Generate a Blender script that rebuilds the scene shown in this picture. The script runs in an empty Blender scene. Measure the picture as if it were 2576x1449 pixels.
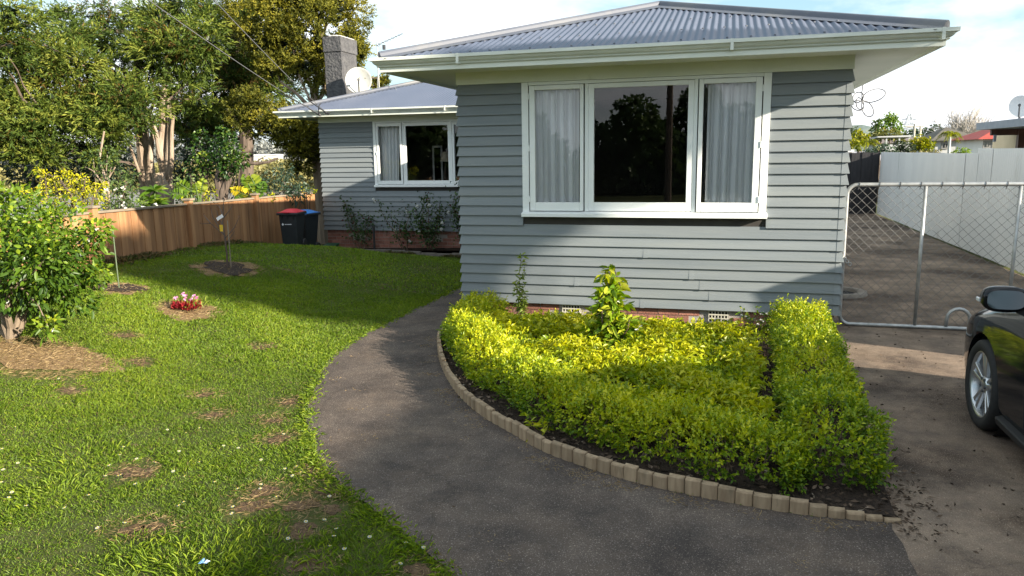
import bpy, math, random
import numpy as np
from mathutils import Vector, Matrix

random.seed(7)
rng = np.random.default_rng(11)
scn = bpy.context.scene
C = scn.collection
PI = math.pi

# ------------------------------------------------------------------ camera
CAMZ = 2.04
FPX, PITCH, ROLL, YAW = 1881.2, 0.1769, -0.0148, 0.2754      # focal length in pixels of a 2576 px wide frame
_fw = np.array([-math.sin(YAW)*math.cos(PITCH), math.cos(YAW)*math.cos(PITCH), -math.sin(PITCH)])
_r = np.array([math.cos(YAW), math.sin(YAW), 0.0]); _u = np.cross(_r, _fw)
_r2 = math.cos(ROLL)*_r + math.sin(ROLL)*_u
_u2 = -math.sin(ROLL)*_r + math.cos(ROLL)*_u
cd = bpy.data.cameras.new('camera'); cam = bpy.data.objects.new('camera', cd); C.objects.link(cam)
cd.sensor_width = 36.0; cd.lens = 36.0*FPX/2576.0; cd.clip_start = 0.05; cd.clip_end = 6000
cam.matrix_world = Matrix(((_r2[0], _u2[0], -_fw[0], 0), (_r2[1], _u2[1], -_fw[1], 0), (_r2[2], _u2[2], -_fw[2], CAMZ), (0, 0, 0, 1)))
scn.camera = cam

# ------------------------------------------------------------------ sky, sun, exposure
SUN_TO = Vector((1.0, -0.345, 0.36)).normalized()            # direction towards the sun
EL = math.asin(SUN_TO.z); AZ = math.atan2(SUN_TO.x, SUN_TO.y)
W = bpy.data.worlds.new('World'); scn.world = W; W.use_nodes = True
nt = W.node_tree; nt.nodes.clear()
def wn(t, **k):
    n = nt.nodes.new(t)
    for a, b in k.items(): setattr(n, a, b)
    return n
sky = wn('ShaderNodeTexSky', sky_type='NISHITA', sun_disc=False, sun_elevation=EL, sun_rotation=AZ, air_density=1.0, dust_density=0.6, ozone_density=1.2)
tc = wn('ShaderNodeTexCoord')
mp = wn('ShaderNodeMapping'); mp.inputs['Scale'].default_value = (1.0, 1.0, 2.6); mp.inputs['Location'].default_value = (0.35, 0.2, 0.1)
n1 = wn('ShaderNodeTexNoise'); n1.inputs['Scale'].default_value = 2.6; n1.inputs['Detail'].default_value = 7; n1.inputs['Roughness'].default_value = 0.55
cr = wn('ShaderNodeValToRGB'); cr.color_ramp.elements[0].position = 0.43; cr.color_ramp.elements[1].position = 0.60
n2 = wn('ShaderNodeTexNoise'); n2.inputs['Scale'].default_value = 5.5; n2.inputs['Detail'].default_value = 6
cc = wn('ShaderNodeValToRGB')
cc.color_ramp.elements[0].position = 0.3; cc.color_ramp.elements[0].color = (6.0, 6.35, 7.0, 1)
cc.color_ramp.elements[1].position = 0.62; cc.color_ramp.elements[1].color = (9.0, 9.1, 9.1, 1)
mx = wn('ShaderNodeMixRGB')
pale = wn('ShaderNodeMixRGB'); pale.inputs[0].default_value = 0.45; pale.inputs[2].default_value = (3.6, 5.8, 6.5, 1)
bg = wn('ShaderNodeBackground'); bg.inputs['Strength'].default_value = 0.070
wo = wn('ShaderNodeOutputWorld')
L = nt.links.new
L(tc.outputs['Generated'], mp.inputs[0]); L(mp.outputs[0], n1.inputs['Vector']); L(mp.outputs[0], n2.inputs['Vector'])
L(n1.outputs['Fac'], cr.inputs[0]); L(n2.outputs['Fac'], cc.inputs[0])
L(sky.outputs[0], pale.inputs[1])
L(cr.outputs[0], mx.inputs[0]); L(pale.outputs[0], mx.inputs[1]); L(cc.outputs[0], mx.inputs[2]); L(mx.outputs[0], bg.inputs[0]); L(bg.outputs[0], wo.inputs[0])
sl = bpy.data.lights.new('sun', 'SUN'); sl.energy = 5.0; sl.angle = math.radians(0.6); sl.color = (1.0, 0.90, 0.74)
so = bpy.data.objects.new('sun', sl); C.objects.link(so); so.rotation_euler = SUN_TO.to_track_quat('Z', 'Y').to_euler(); so.location = (30, -10, 20)
vs = scn.view_settings; vs.view_transform = 'Standard'; vs.look = 'None'; vs.exposure = 1.44; vs.gamma = 1.0; vs.use_curve_mapping = False
scn.render.engine = 'CYCLES'
scn.cycles.max_bounces = 8; scn.cycles.transparent_max_bounces = 12; scn.cycles.diffuse_bounces = 3
scn.cycles.use_denoising = True; scn.cycles.caustics_reflective = False; scn.cycles.caustics_refractive = False
scn.cycles.sample_clamp_indirect = 4

# ------------------------------------------------------------------ pixel helpers (a pixel is only a direction)
O3 = np.array([0, 0, CAMZ])
def ray(x, y): return _fw + _r2*(x-1288)/FPX - _u2*(y-724.5)/FPX
def onY(x, y, Y): d = ray(x, y); return O3 + d*(Y/d[1])
def onX(x, y, X): d = ray(x, y); return O3 + d*(X/d[0])
def atD(x, y, D): return O3 + ray(x, y)*D
def sst(a, b, x):
    t = np.clip((np.asarray(x, float)-a)/(b-a), 0, 1); return t*t*(3-2*t)
FP0 = np.array([-8.85, 8.83]); FPD = np.array([-0.13, 0.9915])       # the timber fence: a point and its direction
FNL = np.array([-0.9915, -0.13])                                     # normal pointing away from the lawn
def ground_z(X, Y):
    X = np.asarray(X, float); Y = np.asarray(Y, float)
    g = -0.37*sst(12.5, 16.6, Y)*sst(-2.0, -4.5, X) + 0.50*sst(-4.0, -8.6, X)*sst(19.0, 9.5, Y)*sst(-6, 2, Y)
    d = (X-FP0[0])*FNL[0] + (Y-FP0[1])*FNL[1]
    g = g - (3.6 + 0.5*sst(9, 20, Y))*sst(0.8, 42, d)
    g = g + 0.018*sst(-3.9, -4.9, X)*sst(-16, -14, X)*sst(26, 22, Y)*sst(-4, 0, Y)*np.sin(X*2.3+np.sin(Y*1.7))*np.sin(Y*1.9+1)
    return g
def G(x, y):
    d = ray(x, y); t = 0.5
    while t < 400:
        p = O3 + d*t
        if p[2] <= float(ground_z(p[0], p[1])): break
        t += 0.01 + t*0.002
    return np.array([p[0], p[1], float(ground_z(p[0], p[1]))])
def gz(p): return float(ground_z(p[0], p[1]))

# ------------------------------------------------------------------ materials
MATS = {}
def _n(t, ty, **k):
    n = t.nodes.new(ty)
    for a, b in k.items(): setattr(n, a, b)
    return n
def mat(name, c1, c2=None, scale=6.0, rough=0.6, bump=0.0, bscale=40.0, metal=0.0, spec=0.5, stretch=(1, 1, 1), c3=None, s3=1.2, f3=(0.5, 0.65), rand=0.0, coat=0.0, detail=5, rrange=None):
    if name in MATS: return MATS[name]
    m = bpy.data.materials.new(name); m.use_nodes = True; t = m.node_tree; b = t.nodes['Principled BSDF']; l = t.links.new
    b.inputs['Roughness'].default_value = rough; b.inputs['Metallic'].default_value = metal
    b.inputs['Specular IOR Level'].default_value = spec; b.inputs['Coat Weight'].default_value = coat
    c2 = c2 or c1
    tcn = _n(t, 'ShaderNodeTexCoord'); mpn = _n(t, 'ShaderNodeMapping'); mpn.inputs['Scale'].default_value = stretch; l(tcn.outputs['Object'], mpn.inputs[0])
    no = _n(t, 'ShaderNodeTexNoise'); no.inputs['Scale'].default_value = scale; no.inputs['Detail'].default_value = detail; l(mpn.outputs[0], no.inputs['Vector'])
    rp = _n(t, 'ShaderNodeValToRGB'); rp.color_ramp.elements[0].position = 0.33; rp.color_ramp.elements[1].position = 0.67
    rp.color_ramp.elements[0].color = (*c1, 1); rp.color_ramp.elements[1].color = (*c2, 1); l(no.outputs['Fac'], rp.inputs[0])
    col = rp.outputs[0]
    if c3 is not None:
        n3 = _n(t, 'ShaderNodeTexNoise'); n3.inputs['Scale'].default_value = s3; n3.inputs['Detail'].default_value = 8; n3.inputs['Roughness'].default_value = 0.65; l(mpn.outputs[0], n3.inputs['Vector'])
        r3 = _n(t, 'ShaderNodeValToRGB'); r3.color_ramp.elements[0].position = f3[0]; r3.color_ramp.elements[1].position = f3[1]; l(n3.outputs['Fac'], r3.inputs[0])
        mm = _n(t, 'ShaderNodeMixRGB'); mm.inputs[2].default_value = (*c3, 1); l(r3.outputs[0], mm.inputs[0]); l(col, mm.inputs[1]); col = mm.outputs[0]
    if rand > 0:
        oi = _n(t, 'ShaderNodeObjectInfo'); mr = _n(t, 'ShaderNodeMapRange'); mr.inputs[3].default_value = 1-rand; mr.inputs[4].default_value = 1+rand; l(oi.outputs['Random'], mr.inputs[0])
        hs = _n(t, 'ShaderNodeHueSaturation'); l(mr.outputs[0], hs.inputs['Value']); l(col, hs.inputs['Color']); col = hs.outputs[0]
    l(col, b.inputs['Base Color'])
    if rrange:
        rr = _n(t, 'ShaderNodeMapRange'); rr.inputs[3].default_value = rrange[0]; rr.inputs[4].default_value = rrange[1]; l(no.outputs['Fac'], rr.inputs[0]); l(rr.outputs[0], b.inputs['Roughness'])
    if bump > 0:
        nb = _n(t, 'ShaderNodeTexNoise'); nb.inputs['Scale'].default_value = bscale; nb.inputs['Detail'].default_value = 4; l(mpn.outputs[0], nb.inputs['Vector'])
        bn = _n(t, 'ShaderNodeBump'); bn.inputs['Strength'].default_value = min(1.0, bump); bn.inputs['Distance'].default_value = 0.02*max(1, bump); l(nb.outputs['Fac'], bn.inputs['Height']); l(bn.outputs[0], b.inputs['Normal'])
    MATS[name] = m; return m
def leafmat(name, stops, trans=0.3, rough=0.45, spec=0.35):
    """leaf material: colour follows the per-leaf 'rnd' attribute, part of the light passes through"""
    if name in MATS: return MATS[name]
    m = bpy.data.materials.new(name); m.use_nodes = True; t = m.node_tree; b = t.nodes['Principled BSDF']; l = t.links.new; out = t.nodes['Material Output']
    at = _n(t, 'ShaderNodeAttribute', attribute_name='rnd'); rp = _n(t, 'ShaderNodeValToRGB')
    el = rp.color_ramp.elements
    while len(el) < len(stops): el.new(0.5)
    for e, (p, c) in zip(el, stops): e.position = p; e.color = (*c, 1)
    l(at.outputs['Fac'], rp.inputs[0]); l(rp.outputs[0], b.inputs['Base Color'])
    b.inputs['Roughness'].default_value = rough; b.inputs['Specular IOR Level'].default_value = spec
    tr = _n(t, 'ShaderNodeBsdfTranslucent'); hs = _n(t, 'ShaderNodeHueSaturation'); hs.inputs['Saturation'].default_value = 1.1; hs.inputs['Value'].default_value = 1.25
    l(rp.outputs[0], hs.inputs['Color']); l(hs.outputs[0], tr.inputs['Color'])
    ms = _n(t, 'ShaderNodeMixShader'); ms.inputs[0].default_value = trans; l(b.outputs[0], ms.inputs[1]); l(tr.outputs[0], ms.inputs[2]); l(ms.outputs[0], out.inputs['Surface'])
    MATS[name] = m; return m
def glassmat(name, tint=(1, 1, 1), base=0.0):
    m = bpy.data.materials.new(name); m.use_nodes = True; t = m.node_tree; t.nodes.clear(); l = t.links.new
    fr = _n(t, 'ShaderNodeFresnel'); fr.inputs['IOR'].default_value = 1.52
    mr = _n(t, 'ShaderNodeMapRange'); mr.inputs[3].default_value = base; mr.inputs[4].default_value = 1.0; l(fr.outputs[0], mr.inputs[0])
    tb = _n(t, 'ShaderNodeBsdfTransparent'); tb.inputs[0].default_value = (*tint, 1)
    gl = _n(t, 'ShaderNodeBsdfGlossy'); gl.inputs['Roughness'].default_value = 0.0
    ms = _n(t, 'ShaderNodeMixShader'); o = _n(t, 'ShaderNodeOutputMaterial')
    l(mr.outputs[0], ms.inputs[0]); l(tb.outputs[0], ms.inputs[1]); l(gl.outputs[0], ms.inputs[2]); l(ms.outputs[0], o.inputs[0]); MATS[name] = m; return m

BOARD = mat('painted weatherboard', (0.168, 0.192, 0.208), (0.200, 0.222, 0.236), scale=3.0, rough=0.5, bump=0.10, bscale=18, stretch=(0.35, 1, 6), c3=(0.23, 0.248, 0.246), s3=0.8, f3=(0.45, 0.75), rand=0.075)
TRIM = mat('white trim paint', (0.82, 0.845, 0.84), (0.87, 0.885, 0.875), scale=2.5, rough=0.42, bump=0.06, bscale=30)
SOFF = mat('pale green-white eave paint', (0.74, 0.77, 0.69), (0.80, 0.82, 0.74), scale=2.0, rough=0.55, c3=(0.42, 0.44, 0.34), s3=1.5, f3=(0.66, 0.85))
GUTM = mat('weathered gutter', (0.62, 0.65, 0.58), (0.77, 0.78, 0.72), scale=5.0, rough=0.38, stretch=(0.6, 1, 4), c3=(0.22, 0.23, 0.19), s3=9, f3=(0.66, 0.74))
ROOF = mat('slate blue roof paint', (0.075, 0.090, 0.135), (0.092, 0.108, 0.155), scale=1.5, rough=0.5, bump=0.03, bscale=60, rrange=(0.42, 0.58))
CAPM = mat('slate ridge metal', (0.085, 0.095, 0.125), (0.11, 0.118, 0.145), scale=2.0, rough=0.5, c3=(0.15, 0.15, 0.155), s3=1.2)
MORT = mat('grey mortar', (0.30, 0.27, 0.24), (0.40, 0.36, 0.32), scale=15, rough=0.9, bump=0.3, bscale=80)
BRICK = mat('pink red brick', (0.26, 0.105, 0.075), (0.36, 0.17, 0.125), scale=9, rough=0.9, bump=0.35, bscale=60, rand=0.22, c3=(0.36, 0.25, 0.20), s3=3, f3=(0.58, 0.75))
VENT = mat('cream vent', (0.48, 0.46, 0.38), (0.58, 0.55, 0.46), scale=12, rough=0.7)
DARK = mat('dark void', (0.012, 0.012, 0.013), rough=0.9)
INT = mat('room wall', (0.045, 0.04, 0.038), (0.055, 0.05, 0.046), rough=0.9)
CURT = mat('white curtain cloth', (0.88, 0.90, 0.92), (0.91, 0.92, 0.93), scale=5, rough=0.85)
GLASS = glassmat('window glass', base=0.03)

# ------------------------------------------------------------------ mesh helpers
def tag(o, label=None, cat=None, group=None, kind=None):
    for k, v in (('label', label), ('category', cat), ('group', group), ('kind', kind)):
        if v: o[k] = v
    return o
def link(name, me, parent=None):
    o = bpy.data.objects.new(name, me); C.objects.link(o)
    if parent is not None: o.parent = parent
    return o
def empty(name, loc=(0, 0, 0), rz=0.0):
    o = bpy.data.objects.new(name, None); C.objects.link(o); o.location = loc; o.rotation_euler = (0, 0, rz); o.empty_display_size = 0.2
    return o
class MB:
    def __init__(s): s.V = []; s.F = []
    def add(s, V, F):
        b = len(s.V); s.V += [tuple(map(float, v)) for v in V]; s.F += [tuple(i+b for i in f) for f in F]; return s
    def hexa(s, P): return s.add(P, [(0, 3, 2, 1), (4, 5, 6, 7), (0, 1, 5, 4), (1, 2, 6, 5), (2, 3, 7, 6), (3, 0, 4, 7)])
    def box(s, x0, x1, y0, y1, z0, z1): return s.hexa([(x0, y0, z0), (x1, y0, z0), (x1, y1, z0), (x0, y1, z0), (x0, y0, z1), (x1, y0, z1), (x1, y1, z1), (x0, y1, z1)])
    def obox(s, c, ax, ay, az):
        c = np.array(c, float); ax, ay, az = (np.array(v, float) for v in (ax, ay, az))
        return s.hexa([c-ax-ay-az, c+ax-ay-az, c+ax+ay-az, c-ax+ay-az, c-ax-ay+az, c+ax-ay+az, c+ax+ay+az, c-ax+ay+az])
    def tube(s, pts, r, n=8, cap=True):
        pts = [np.array(p, float) for p in pts]; m = len(pts)
        rs = [r]*m if np.isscalar(r) else list(r)
        V = []; F = []; up = None
        for i, p in enumerate(pts):
            d = pts[min(i+1, m-1)]-pts[max(i-1, 0)]; d = d/(np.linalg.norm(d)+1e-9)
            if up is None:
                a = np.array([0, 0, 1.0]) if abs(d[2]) < 0.9 else np.array([1.0, 0, 0]); up = np.cross(np.cross(d, a), d)
            up = up-d*np.dot(up, d); up = up/(np.linalg.norm(up)+1e-9); sd = np.cross(d, up)
            for k in range(n):
                a = 2*PI*k/n; V.append(p+rs[i]*(math.cos(a)*up+math.sin(a)*sd))
        for i in range(m-1):
            for k in range(n):
                k2 = (k+1) % n; F.append((i*n+k, i*n+k2, (i+1)*n+k2, (i+1)*n+k))
        if cap: F.append(tuple(range(n-1, -1, -1))); F.append(tuple((m-1)*n+k for k in range(n)))
        return s.add(V, F)
    def lathe(s, prof, c=(0, 0, 0), ax=(0, 0, 1), n=24):
        """prof: (radius, height along ax)"""
        ax = np.array(ax, float); ax /= np.linalg.norm(ax); a = np.array([1.0, 0, 0]) if abs(ax[0]) < 0.9 else np.array([0, 1.0, 0])
        e1 = np.cross(ax, a); e1 /= np.linalg.norm(e1); e2 = np.cross(ax, e1); c = np.array(c, float); V = []; F = []
        for r, h in prof:
            for k in range(n): t = 2*PI*k/n; V.append(c+ax*h+r*(math.cos(t)*e1+math.sin(t)*e2))
        for i in range(len(prof)-1):
            for k in range(n): k2 = (k+1) % n; F.append((i*n+k, i*n+k2, (i+1)*n+k2, (i+1)*n+k))
        return s.add(V, F)
    def build(s, name, m, parent=None, smooth=False, bevel=0.0):
        me = bpy.data.meshes.new(name); me.from_pydata(s.V, [], s.F); me.materials.append(m); me.update()
        if smooth: me.shade_smooth()
        o = link(name, me, parent)
        if bevel > 0:
            b = o.modifiers.new('bevel', 'BEVEL'); b.width = bevel; b.segments = 2; b.limit_method = 'ANGLE'
        return o
def bx(name, m, parent, *a, bevel=0.0): return MB().box(*a).build(name, m, parent, bevel=bevel)
def npmesh(name, V, F, m, parent=None, rnd=None, smooth=False):
    V = np.asarray(V, np.float32); F = np.asarray(F, np.int32); k = F.shape[1]
    me = bpy.data.meshes.new(name); me.vertices.add(len(V)); me.vertices.foreach_set('co', V.ravel())
    me.loops.add(F.size); me.loops.foreach_set('vertex_index', F.ravel()); me.polygons.add(len(F))
    me.polygons.foreach_set('loop_start', np.arange(0, F.size, k, dtype=np.int32))
    try: me.polygons.foreach_set('loop_total', np.full(len(F), k, np.int32))
    except Exception: pass
    if rnd is not None:
        a = me.attributes.new('rnd', 'FLOAT', 'POINT'); a.data.foreach_set('value', np.asarray(rnd, np.float32))
    me.materials.append(m); me.update(calc_edges=True)
    if smooth: me.shade_smooth()
    return link(name, me, parent)
def sweep(prof, path, closed_prof=True):
    """profile (outward offset, z) swept along a plan polyline with mitred corners; outward = right of travel"""
    P = [np.array(p, float) for p in path]; n = len(P); off = []
    for i in range(n):
        ns = []
        for a, b in ((i-1, i), (i, i+1)):
            if a >= 0 and b < n:
                d = P[b]-P[a]; d /= np.linalg.norm(d); ns.append(np.array([d[1], -d[0]]))
        if len(ns) == 1: off.append(ns[0])
        else:
            s = ns[0]+ns[1]; off.append(s/(1+np.dot(ns[0], ns[1])))
    V = []; F = []; k = len(prof)
    for i in range(n):
        for o, z in prof: q = P[i]+off[i]*o; V.append((q[0], q[1], z))
    for i in range(n-1):
        for j in range(k if closed_prof else k-1): j2 = (j+1) % k; F.append((i*k+j, i*k+j2, (i+1)*k+j2, (i+1)*k+j))
    if closed_prof: F.append(tuple(range(k))); F.append(tuple((n-1)*k+j for j in range(k-1, -1, -1)))
    return MB().add(V, F)

# ------------------------------------------------------------------ foliage helpers
def unit(v): return v/(np.linalg.norm(v, axis=-1, keepdims=True)+1e-9)
def rdir(n): return unit(rng.normal(size=(n, 3)))
def leaf_geo(P, D, Lg, Wd, fold=0.25, droop=0.15, long=False, N=None):
    """folded leaves from base P along D: 2 triangles each, or 4 when long"""
    n = len(P); D = unit(D); Lg = np.broadcast_to(np.asarray(Lg, float), (n,))[:, None]; Wd = np.broadcast_to(np.asarray(Wd, float), (n,))[:, None]
    if N is None: N = rdir(n)+np.array([0, 0, 0.6])
    S = unit(np.cross(D, N)); U = unit(np.cross(S, D)); dr = np.array([0, 0, -1.0])*droop*Lg
    if not long:
        V = np.stack([P, P+D*Lg*0.45+S*Wd*0.5+U*Wd*fold, P+D*Lg*0.45-S*Wd*0.5+U*Wd*fold, P+D*Lg+dr], 1).reshape(-1, 3)
        b = (np.arange(n)*4)[:, None]; F = np.concatenate([b+np.array([[0, 1, 3]]), b+np.array([[0, 3, 2]])], 1).reshape(-1, 3); k = 4
    else:
        m1 = P+D*Lg*0.3+dr*0.12; m2 = P+D*Lg*0.68+dr*0.5
        V = np.stack([P, m1+S*Wd*0.45+U*Wd*fold, m1-S*Wd*0.45+U*Wd*fold, m2+S*Wd*0.38+U*Wd*fold*0.8, m2-S*Wd*0.38+U*Wd*fold*0.8, P+D*Lg+dr, m1, m2], 1).reshape(-1, 3)
        b = (np.arange(n)*8)[:, None]
        T = [[0, 1, 6], [0, 6, 2], [1, 3, 6], [6, 3, 7], [6, 7, 4], [6, 4, 2], [3, 5, 7], [7, 5, 4]]
        F = np.concatenate([b+np.array([t]) for t in T], 1).reshape(-1, 3); k = 8
    return V, F, k
class Leaves:
    def __init__(s): s.V = []; s.F = []; s.R = []; s.n = 0
    def add(s, P, D, Lg, Wd, rnd, **kw):
        if len(P) == 0: return s
        V, F, k = leaf_geo(P, D, Lg, Wd, **kw); s.V.append(V); s.F.append(F+s.n); s.n += len(V); s.R.append(np.repeat(np.broadcast_to(rnd, (len(P),)), k)); return s
    def build(s, name, m, parent=None): return npmesh(name, np.concatenate(s.V), np.concatenate(s.F), m, parent, np.concatenate(s.R))
def sprays(Lv, base, dirs, slen, nl, ll, lw, rnd, spread=0.7, jit=0.25, **kw):
    """twigs: each base/dir carries nl leaves fanned along a short stem"""
    n = len(base); dirs = unit(dirs); slen = np.broadcast_to(np.asarray(slen, float), (n,))
    for k in range(nl):
        t = (k+0.5)/nl; side = unit(np.cross(dirs, rdir(n)))
        P = base+dirs*(slen*t)[:, None]; D = dirs*(1-spread*(1-0.5*t))+side*spread+rng.normal(scale=jit, size=(n, 3))
        Lv.add(P, D, ll*(rng.uniform(0.7, 1.2, n)), lw*rng.uniform(0.8, 1.2, n), np.clip(rnd+rng.normal(scale=0.1, size=n), 0, 1), **kw)
def clump(Lv, c, r, n, slen, nl, ll, lw, tone=0.5, shell=0.55, up=0.25, droop=0.1, flat=1.0, **kw):
    """an uneven ball of twigs: c centre, r radii"""
    c = np.array(c, float); r = np.broadcast_to(np.asarray(r, float), (3,))
    d = rdir(n); rad = (shell+(1-shell)*rng.random(n)**0.6)
    lump = 1+0.22*np.sin(d[:, 0]*5+c[0]*3)*np.sin(d[:, 1]*4.3+c[1])*np.cos(d[:, 2]*4+c[2]*2)
    P = c+d*r*(rad*lump)[:, None]; D = d*np.array([1, 1, flat])+np.array([0, 0, up])+rng.normal(scale=0.35, size=(n, 3))
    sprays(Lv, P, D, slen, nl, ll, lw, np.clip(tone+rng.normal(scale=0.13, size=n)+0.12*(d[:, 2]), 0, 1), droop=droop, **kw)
def wob(p0, p1, k=5, amp=0.08):
    p0 = np.array(p0, float); p1 = np.array(p1, float); Ln = np.linalg.norm(p1-p0)
    return [p0+(p1-p0)*t+(rng.normal(scale=amp*Ln*0.3, size=3) if 0 < t < 1 else 0) for t in np.linspace(0, 1, k)]
def limb(mb, p0, p1, r0, r1, k=5, amp=0.08, n=7): 
    pts = wob(p0, p1, k, amp); mb.tube(pts, list(np.linspace(r0, r1, k)), n); return pts
# ================================================================== SETTING
def pip(px, py, poly):
    ins = np.zeros(len(px), bool); n = len(poly)
    for i in range(n):
        x0, y0 = poly[i]; x1, y1 = poly[(i+1) % n]
        c = ((y0 > py) != (y1 > py)) & (px < (x1-x0)*(py-y0)/((y1-y0) if y1 != y0 else 1e-9)+x0); ins ^= c
    return ins
# ground: one sheet reaching the horizon, fine near the house
def axis(a, b, fine0, fine1, step, grow=1.25):
    xs = list(np.arange(fine0, fine1+1e-6, step)); s = step
    while xs[-1] < b: s *= grow; xs.append(min(b, xs[-1]+s))
    s = step
    while xs[0] > a: s *= grow; xs.insert(0, max(a, xs[0]-s))
    return np.array(xs)
gx = axis(-2500, 2500, -16, 8, 0.25); gy = axis(-300, 3500, -2, 24, 0.25)
XX, YY = np.meshgrid(gx, gy); ZZ = ground_z(XX, YY)
nx, ny = len(gx), len(gy); idx = np.arange(nx*ny).reshape(ny, nx)
F = np.stack([idx[:-1, :-1], idx[:-1, 1:], idx[1:, 1:], idx[1:, :-1]], -1).reshape(-1, 4)
SOIL = mat('lawn soil', (0.050, 0.062, 0.018), (0.075, 0.080, 0.026), scale=3, rough=0.95, bump=0.5, bscale=30, c3=(0.115, 0.080, 0.045), s3=1.4, f3=(0.58, 0.70), spec=0.1)
tag(npmesh('ground', np.stack([XX, YY, ZZ], -1).reshape(-1, 3), F, SOIL, smooth=True), kind='structure')

# water and mud of the estuary beyond the trees
def sheet(name, poly, z, m, th=0.0):
    V = [(x, y, z) for x, y in poly]; mb = MB().add(V, [tuple(range(len(V)))])
    return mb.build(name, m)
MUD = mat('tidal mud', (0.15, 0.13, 0.105), (0.19, 0.165, 0.135), scale=0.05, rough=0.6, stretch=(1, 0.3, 1), c3=(0.24, 0.235, 0.22), s3=0.03, f3=(0.45, 0.6))
tag(sheet('mudflat', [(-900, -60), (-42, -60), (-48, 20), (-62, 120), (-110, 420), (-900, 700)], -3.45, MUD), kind='structure')
# low hills on the far shore
hx = np.linspace(-2200, 2300, 300); HV = []; HF = []
for i, x in enumerate(hx):
    y = 950+120*math.sin(x*0.002); h = 6+16*(0.5+0.5*math.sin(x*0.004+1.2))+7*math.sin(x*0.013)+4*math.sin(x*0.05)+rng.uniform(-1.5, 1.5)
    HV += [(x, y, -4), (x, y+40, h), (x, y+400, -4)]
for i in range(len(hx)-1):
    for j in (0, 1): HF.append((i*3+j, (i+1)*3+j, (i+1)*3+j+1, i*3+j+1))
HILL = mat('haze-tinted wooded hills', (0.10, 0.13, 0.13), (0.15, 0.18, 0.16), scale=0.03, rough=1.0, spec=0.0, c3=(0.24, 0.25, 0.23), s3=0.02)  # pale bluish tones put the distance haze into the colour
tag(MB().add(HV, HF).build('hills', HILL), kind='structure')

# path, driveway, bed
PATH_L = [(-4.2, 17.0), (-4.0, 13.0), (-3.9, 10.9), (-3.96, 8.6), (-3.89, 6.92), (-3.54, 5.91), (-3.13, 5.03), (-2.6, 4.27), (-2.15, 3.88), (-1.74, 3.57), (-1.25, 3.19), (-0.6, 2.72), (0.2, 2.1), (0.6, 1.0), (0.7, -2.0)]
EDGE = [(-3.06, 8.2), (-3.04, 7.73), (-2.87, 7.23), (-2.55, 6.53), (-2.17, 5.87), (-1.80, 5.39), (-1.43, 5.04), (-1.13, 4.77), (-0.88, 4.62), (-0.57, 4.47), (-0.31, 4.38), (0.02, 4.30), (0.37, 4.24), (0.66, 4.23), (0.96, 4.25)]
def densify(poly, step=0.12, jit=0.0):
    out = []
    for (x0, y0), (x1, y1) in zip(poly[:-1], poly[1:]):
        n = max(1, int(math.hypot(x1-x0, y1-y0)/step))
        for k in range(n): out.append((x0+(x1-x0)*k/n+random.uniform(-jit, jit), y0+(y1-y0)*k/n+random.uniform(-jit, jit)))
    out.append(poly[-1]); return out
def spline(P, n=8):
    P = [np.array(p, float) for p in P]; Q = [2*P[0]-P[1]]+P+[2*P[-1]-P[-2]]; out = []
    for i in range(1, len(Q)-2):
        for k in range(n):
            t = k/n; a, b, c, d = Q[i-1], Q[i], Q[i+1], Q[i+2]
            out.append(0.5*((2*b)+(-a+c)*t+(2*a-5*b+4*c-d)*t*t+(-a+3*b-3*c+d)*t**3))
    out.append(P[-1]); return [tuple(map(float, p)) for p in out]
def resample(P, step, jit):
    P = np.array(P); c = np.concatenate([[0], np.cumsum(np.linalg.norm(np.diff(P, axis=0), axis=1))]); s = np.linspace(0, c[-1], int(c[-1]/step)+1)
    Q = np.column_stack([np.interp(s, c, P[:, 0]), np.interp(s, c, P[:, 1])]); d = np.gradient(Q, axis=0); d /= np.linalg.norm(d, axis=1)[:, None]
    return [tuple(q) for q in Q+np.column_stack([d[:, 1], -d[:, 0]])*rng.uniform(-jit, jit, (len(Q), 1))]
PATH_LS = resample(spline(PATH_L, 6), 0.11, 0.02); EDGE_S = spline(EDGE, 8)
path_poly = PATH_LS + resample([(0.95, -2.0), (0.93, 1.5), (0.96, 3.0), (0.95, 4.25)], 0.08, 0.012) + EDGE_S[::-1][1:] + [(-3.09, 8.86), (-3.09, 17.0)]
def drape(name, poly, z, m, step=0.35):
    """sheet following the ground: grid cells clipped roughly by triangulating the outline with bmesh"""
    import bmesh
    bm = bmesh.new(); vs_ = [bm.verts.new((x, y, 0)) for x, y in poly]; f = bm.faces.new(vs_); bmesh.ops.triangulate(bm, faces=[f])
    ys = np.arange(min(p[1] for p in poly), max(p[1] for p in poly), step)
    for y in ys: bmesh.ops.bisect_plane(bm, geom=bm.verts[:]+bm.edges[:]+bm.faces[:], plane_co=(0, y, 0), plane_no=(0, 1, 0))
    for v in bm.verts: v.co.z = float(ground_z(v.co.x, v.co.y))+z
    bmesh.ops.recalc_face_normals(bm, faces=bm.faces)
    for f in bm.faces:
        if f.normal.z < 0: f.normal_flip()
    me = bpy.data.meshes.new(name); bm.to_mesh(me); bm.free(); me.materials.append(m); return link(name, me)
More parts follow.
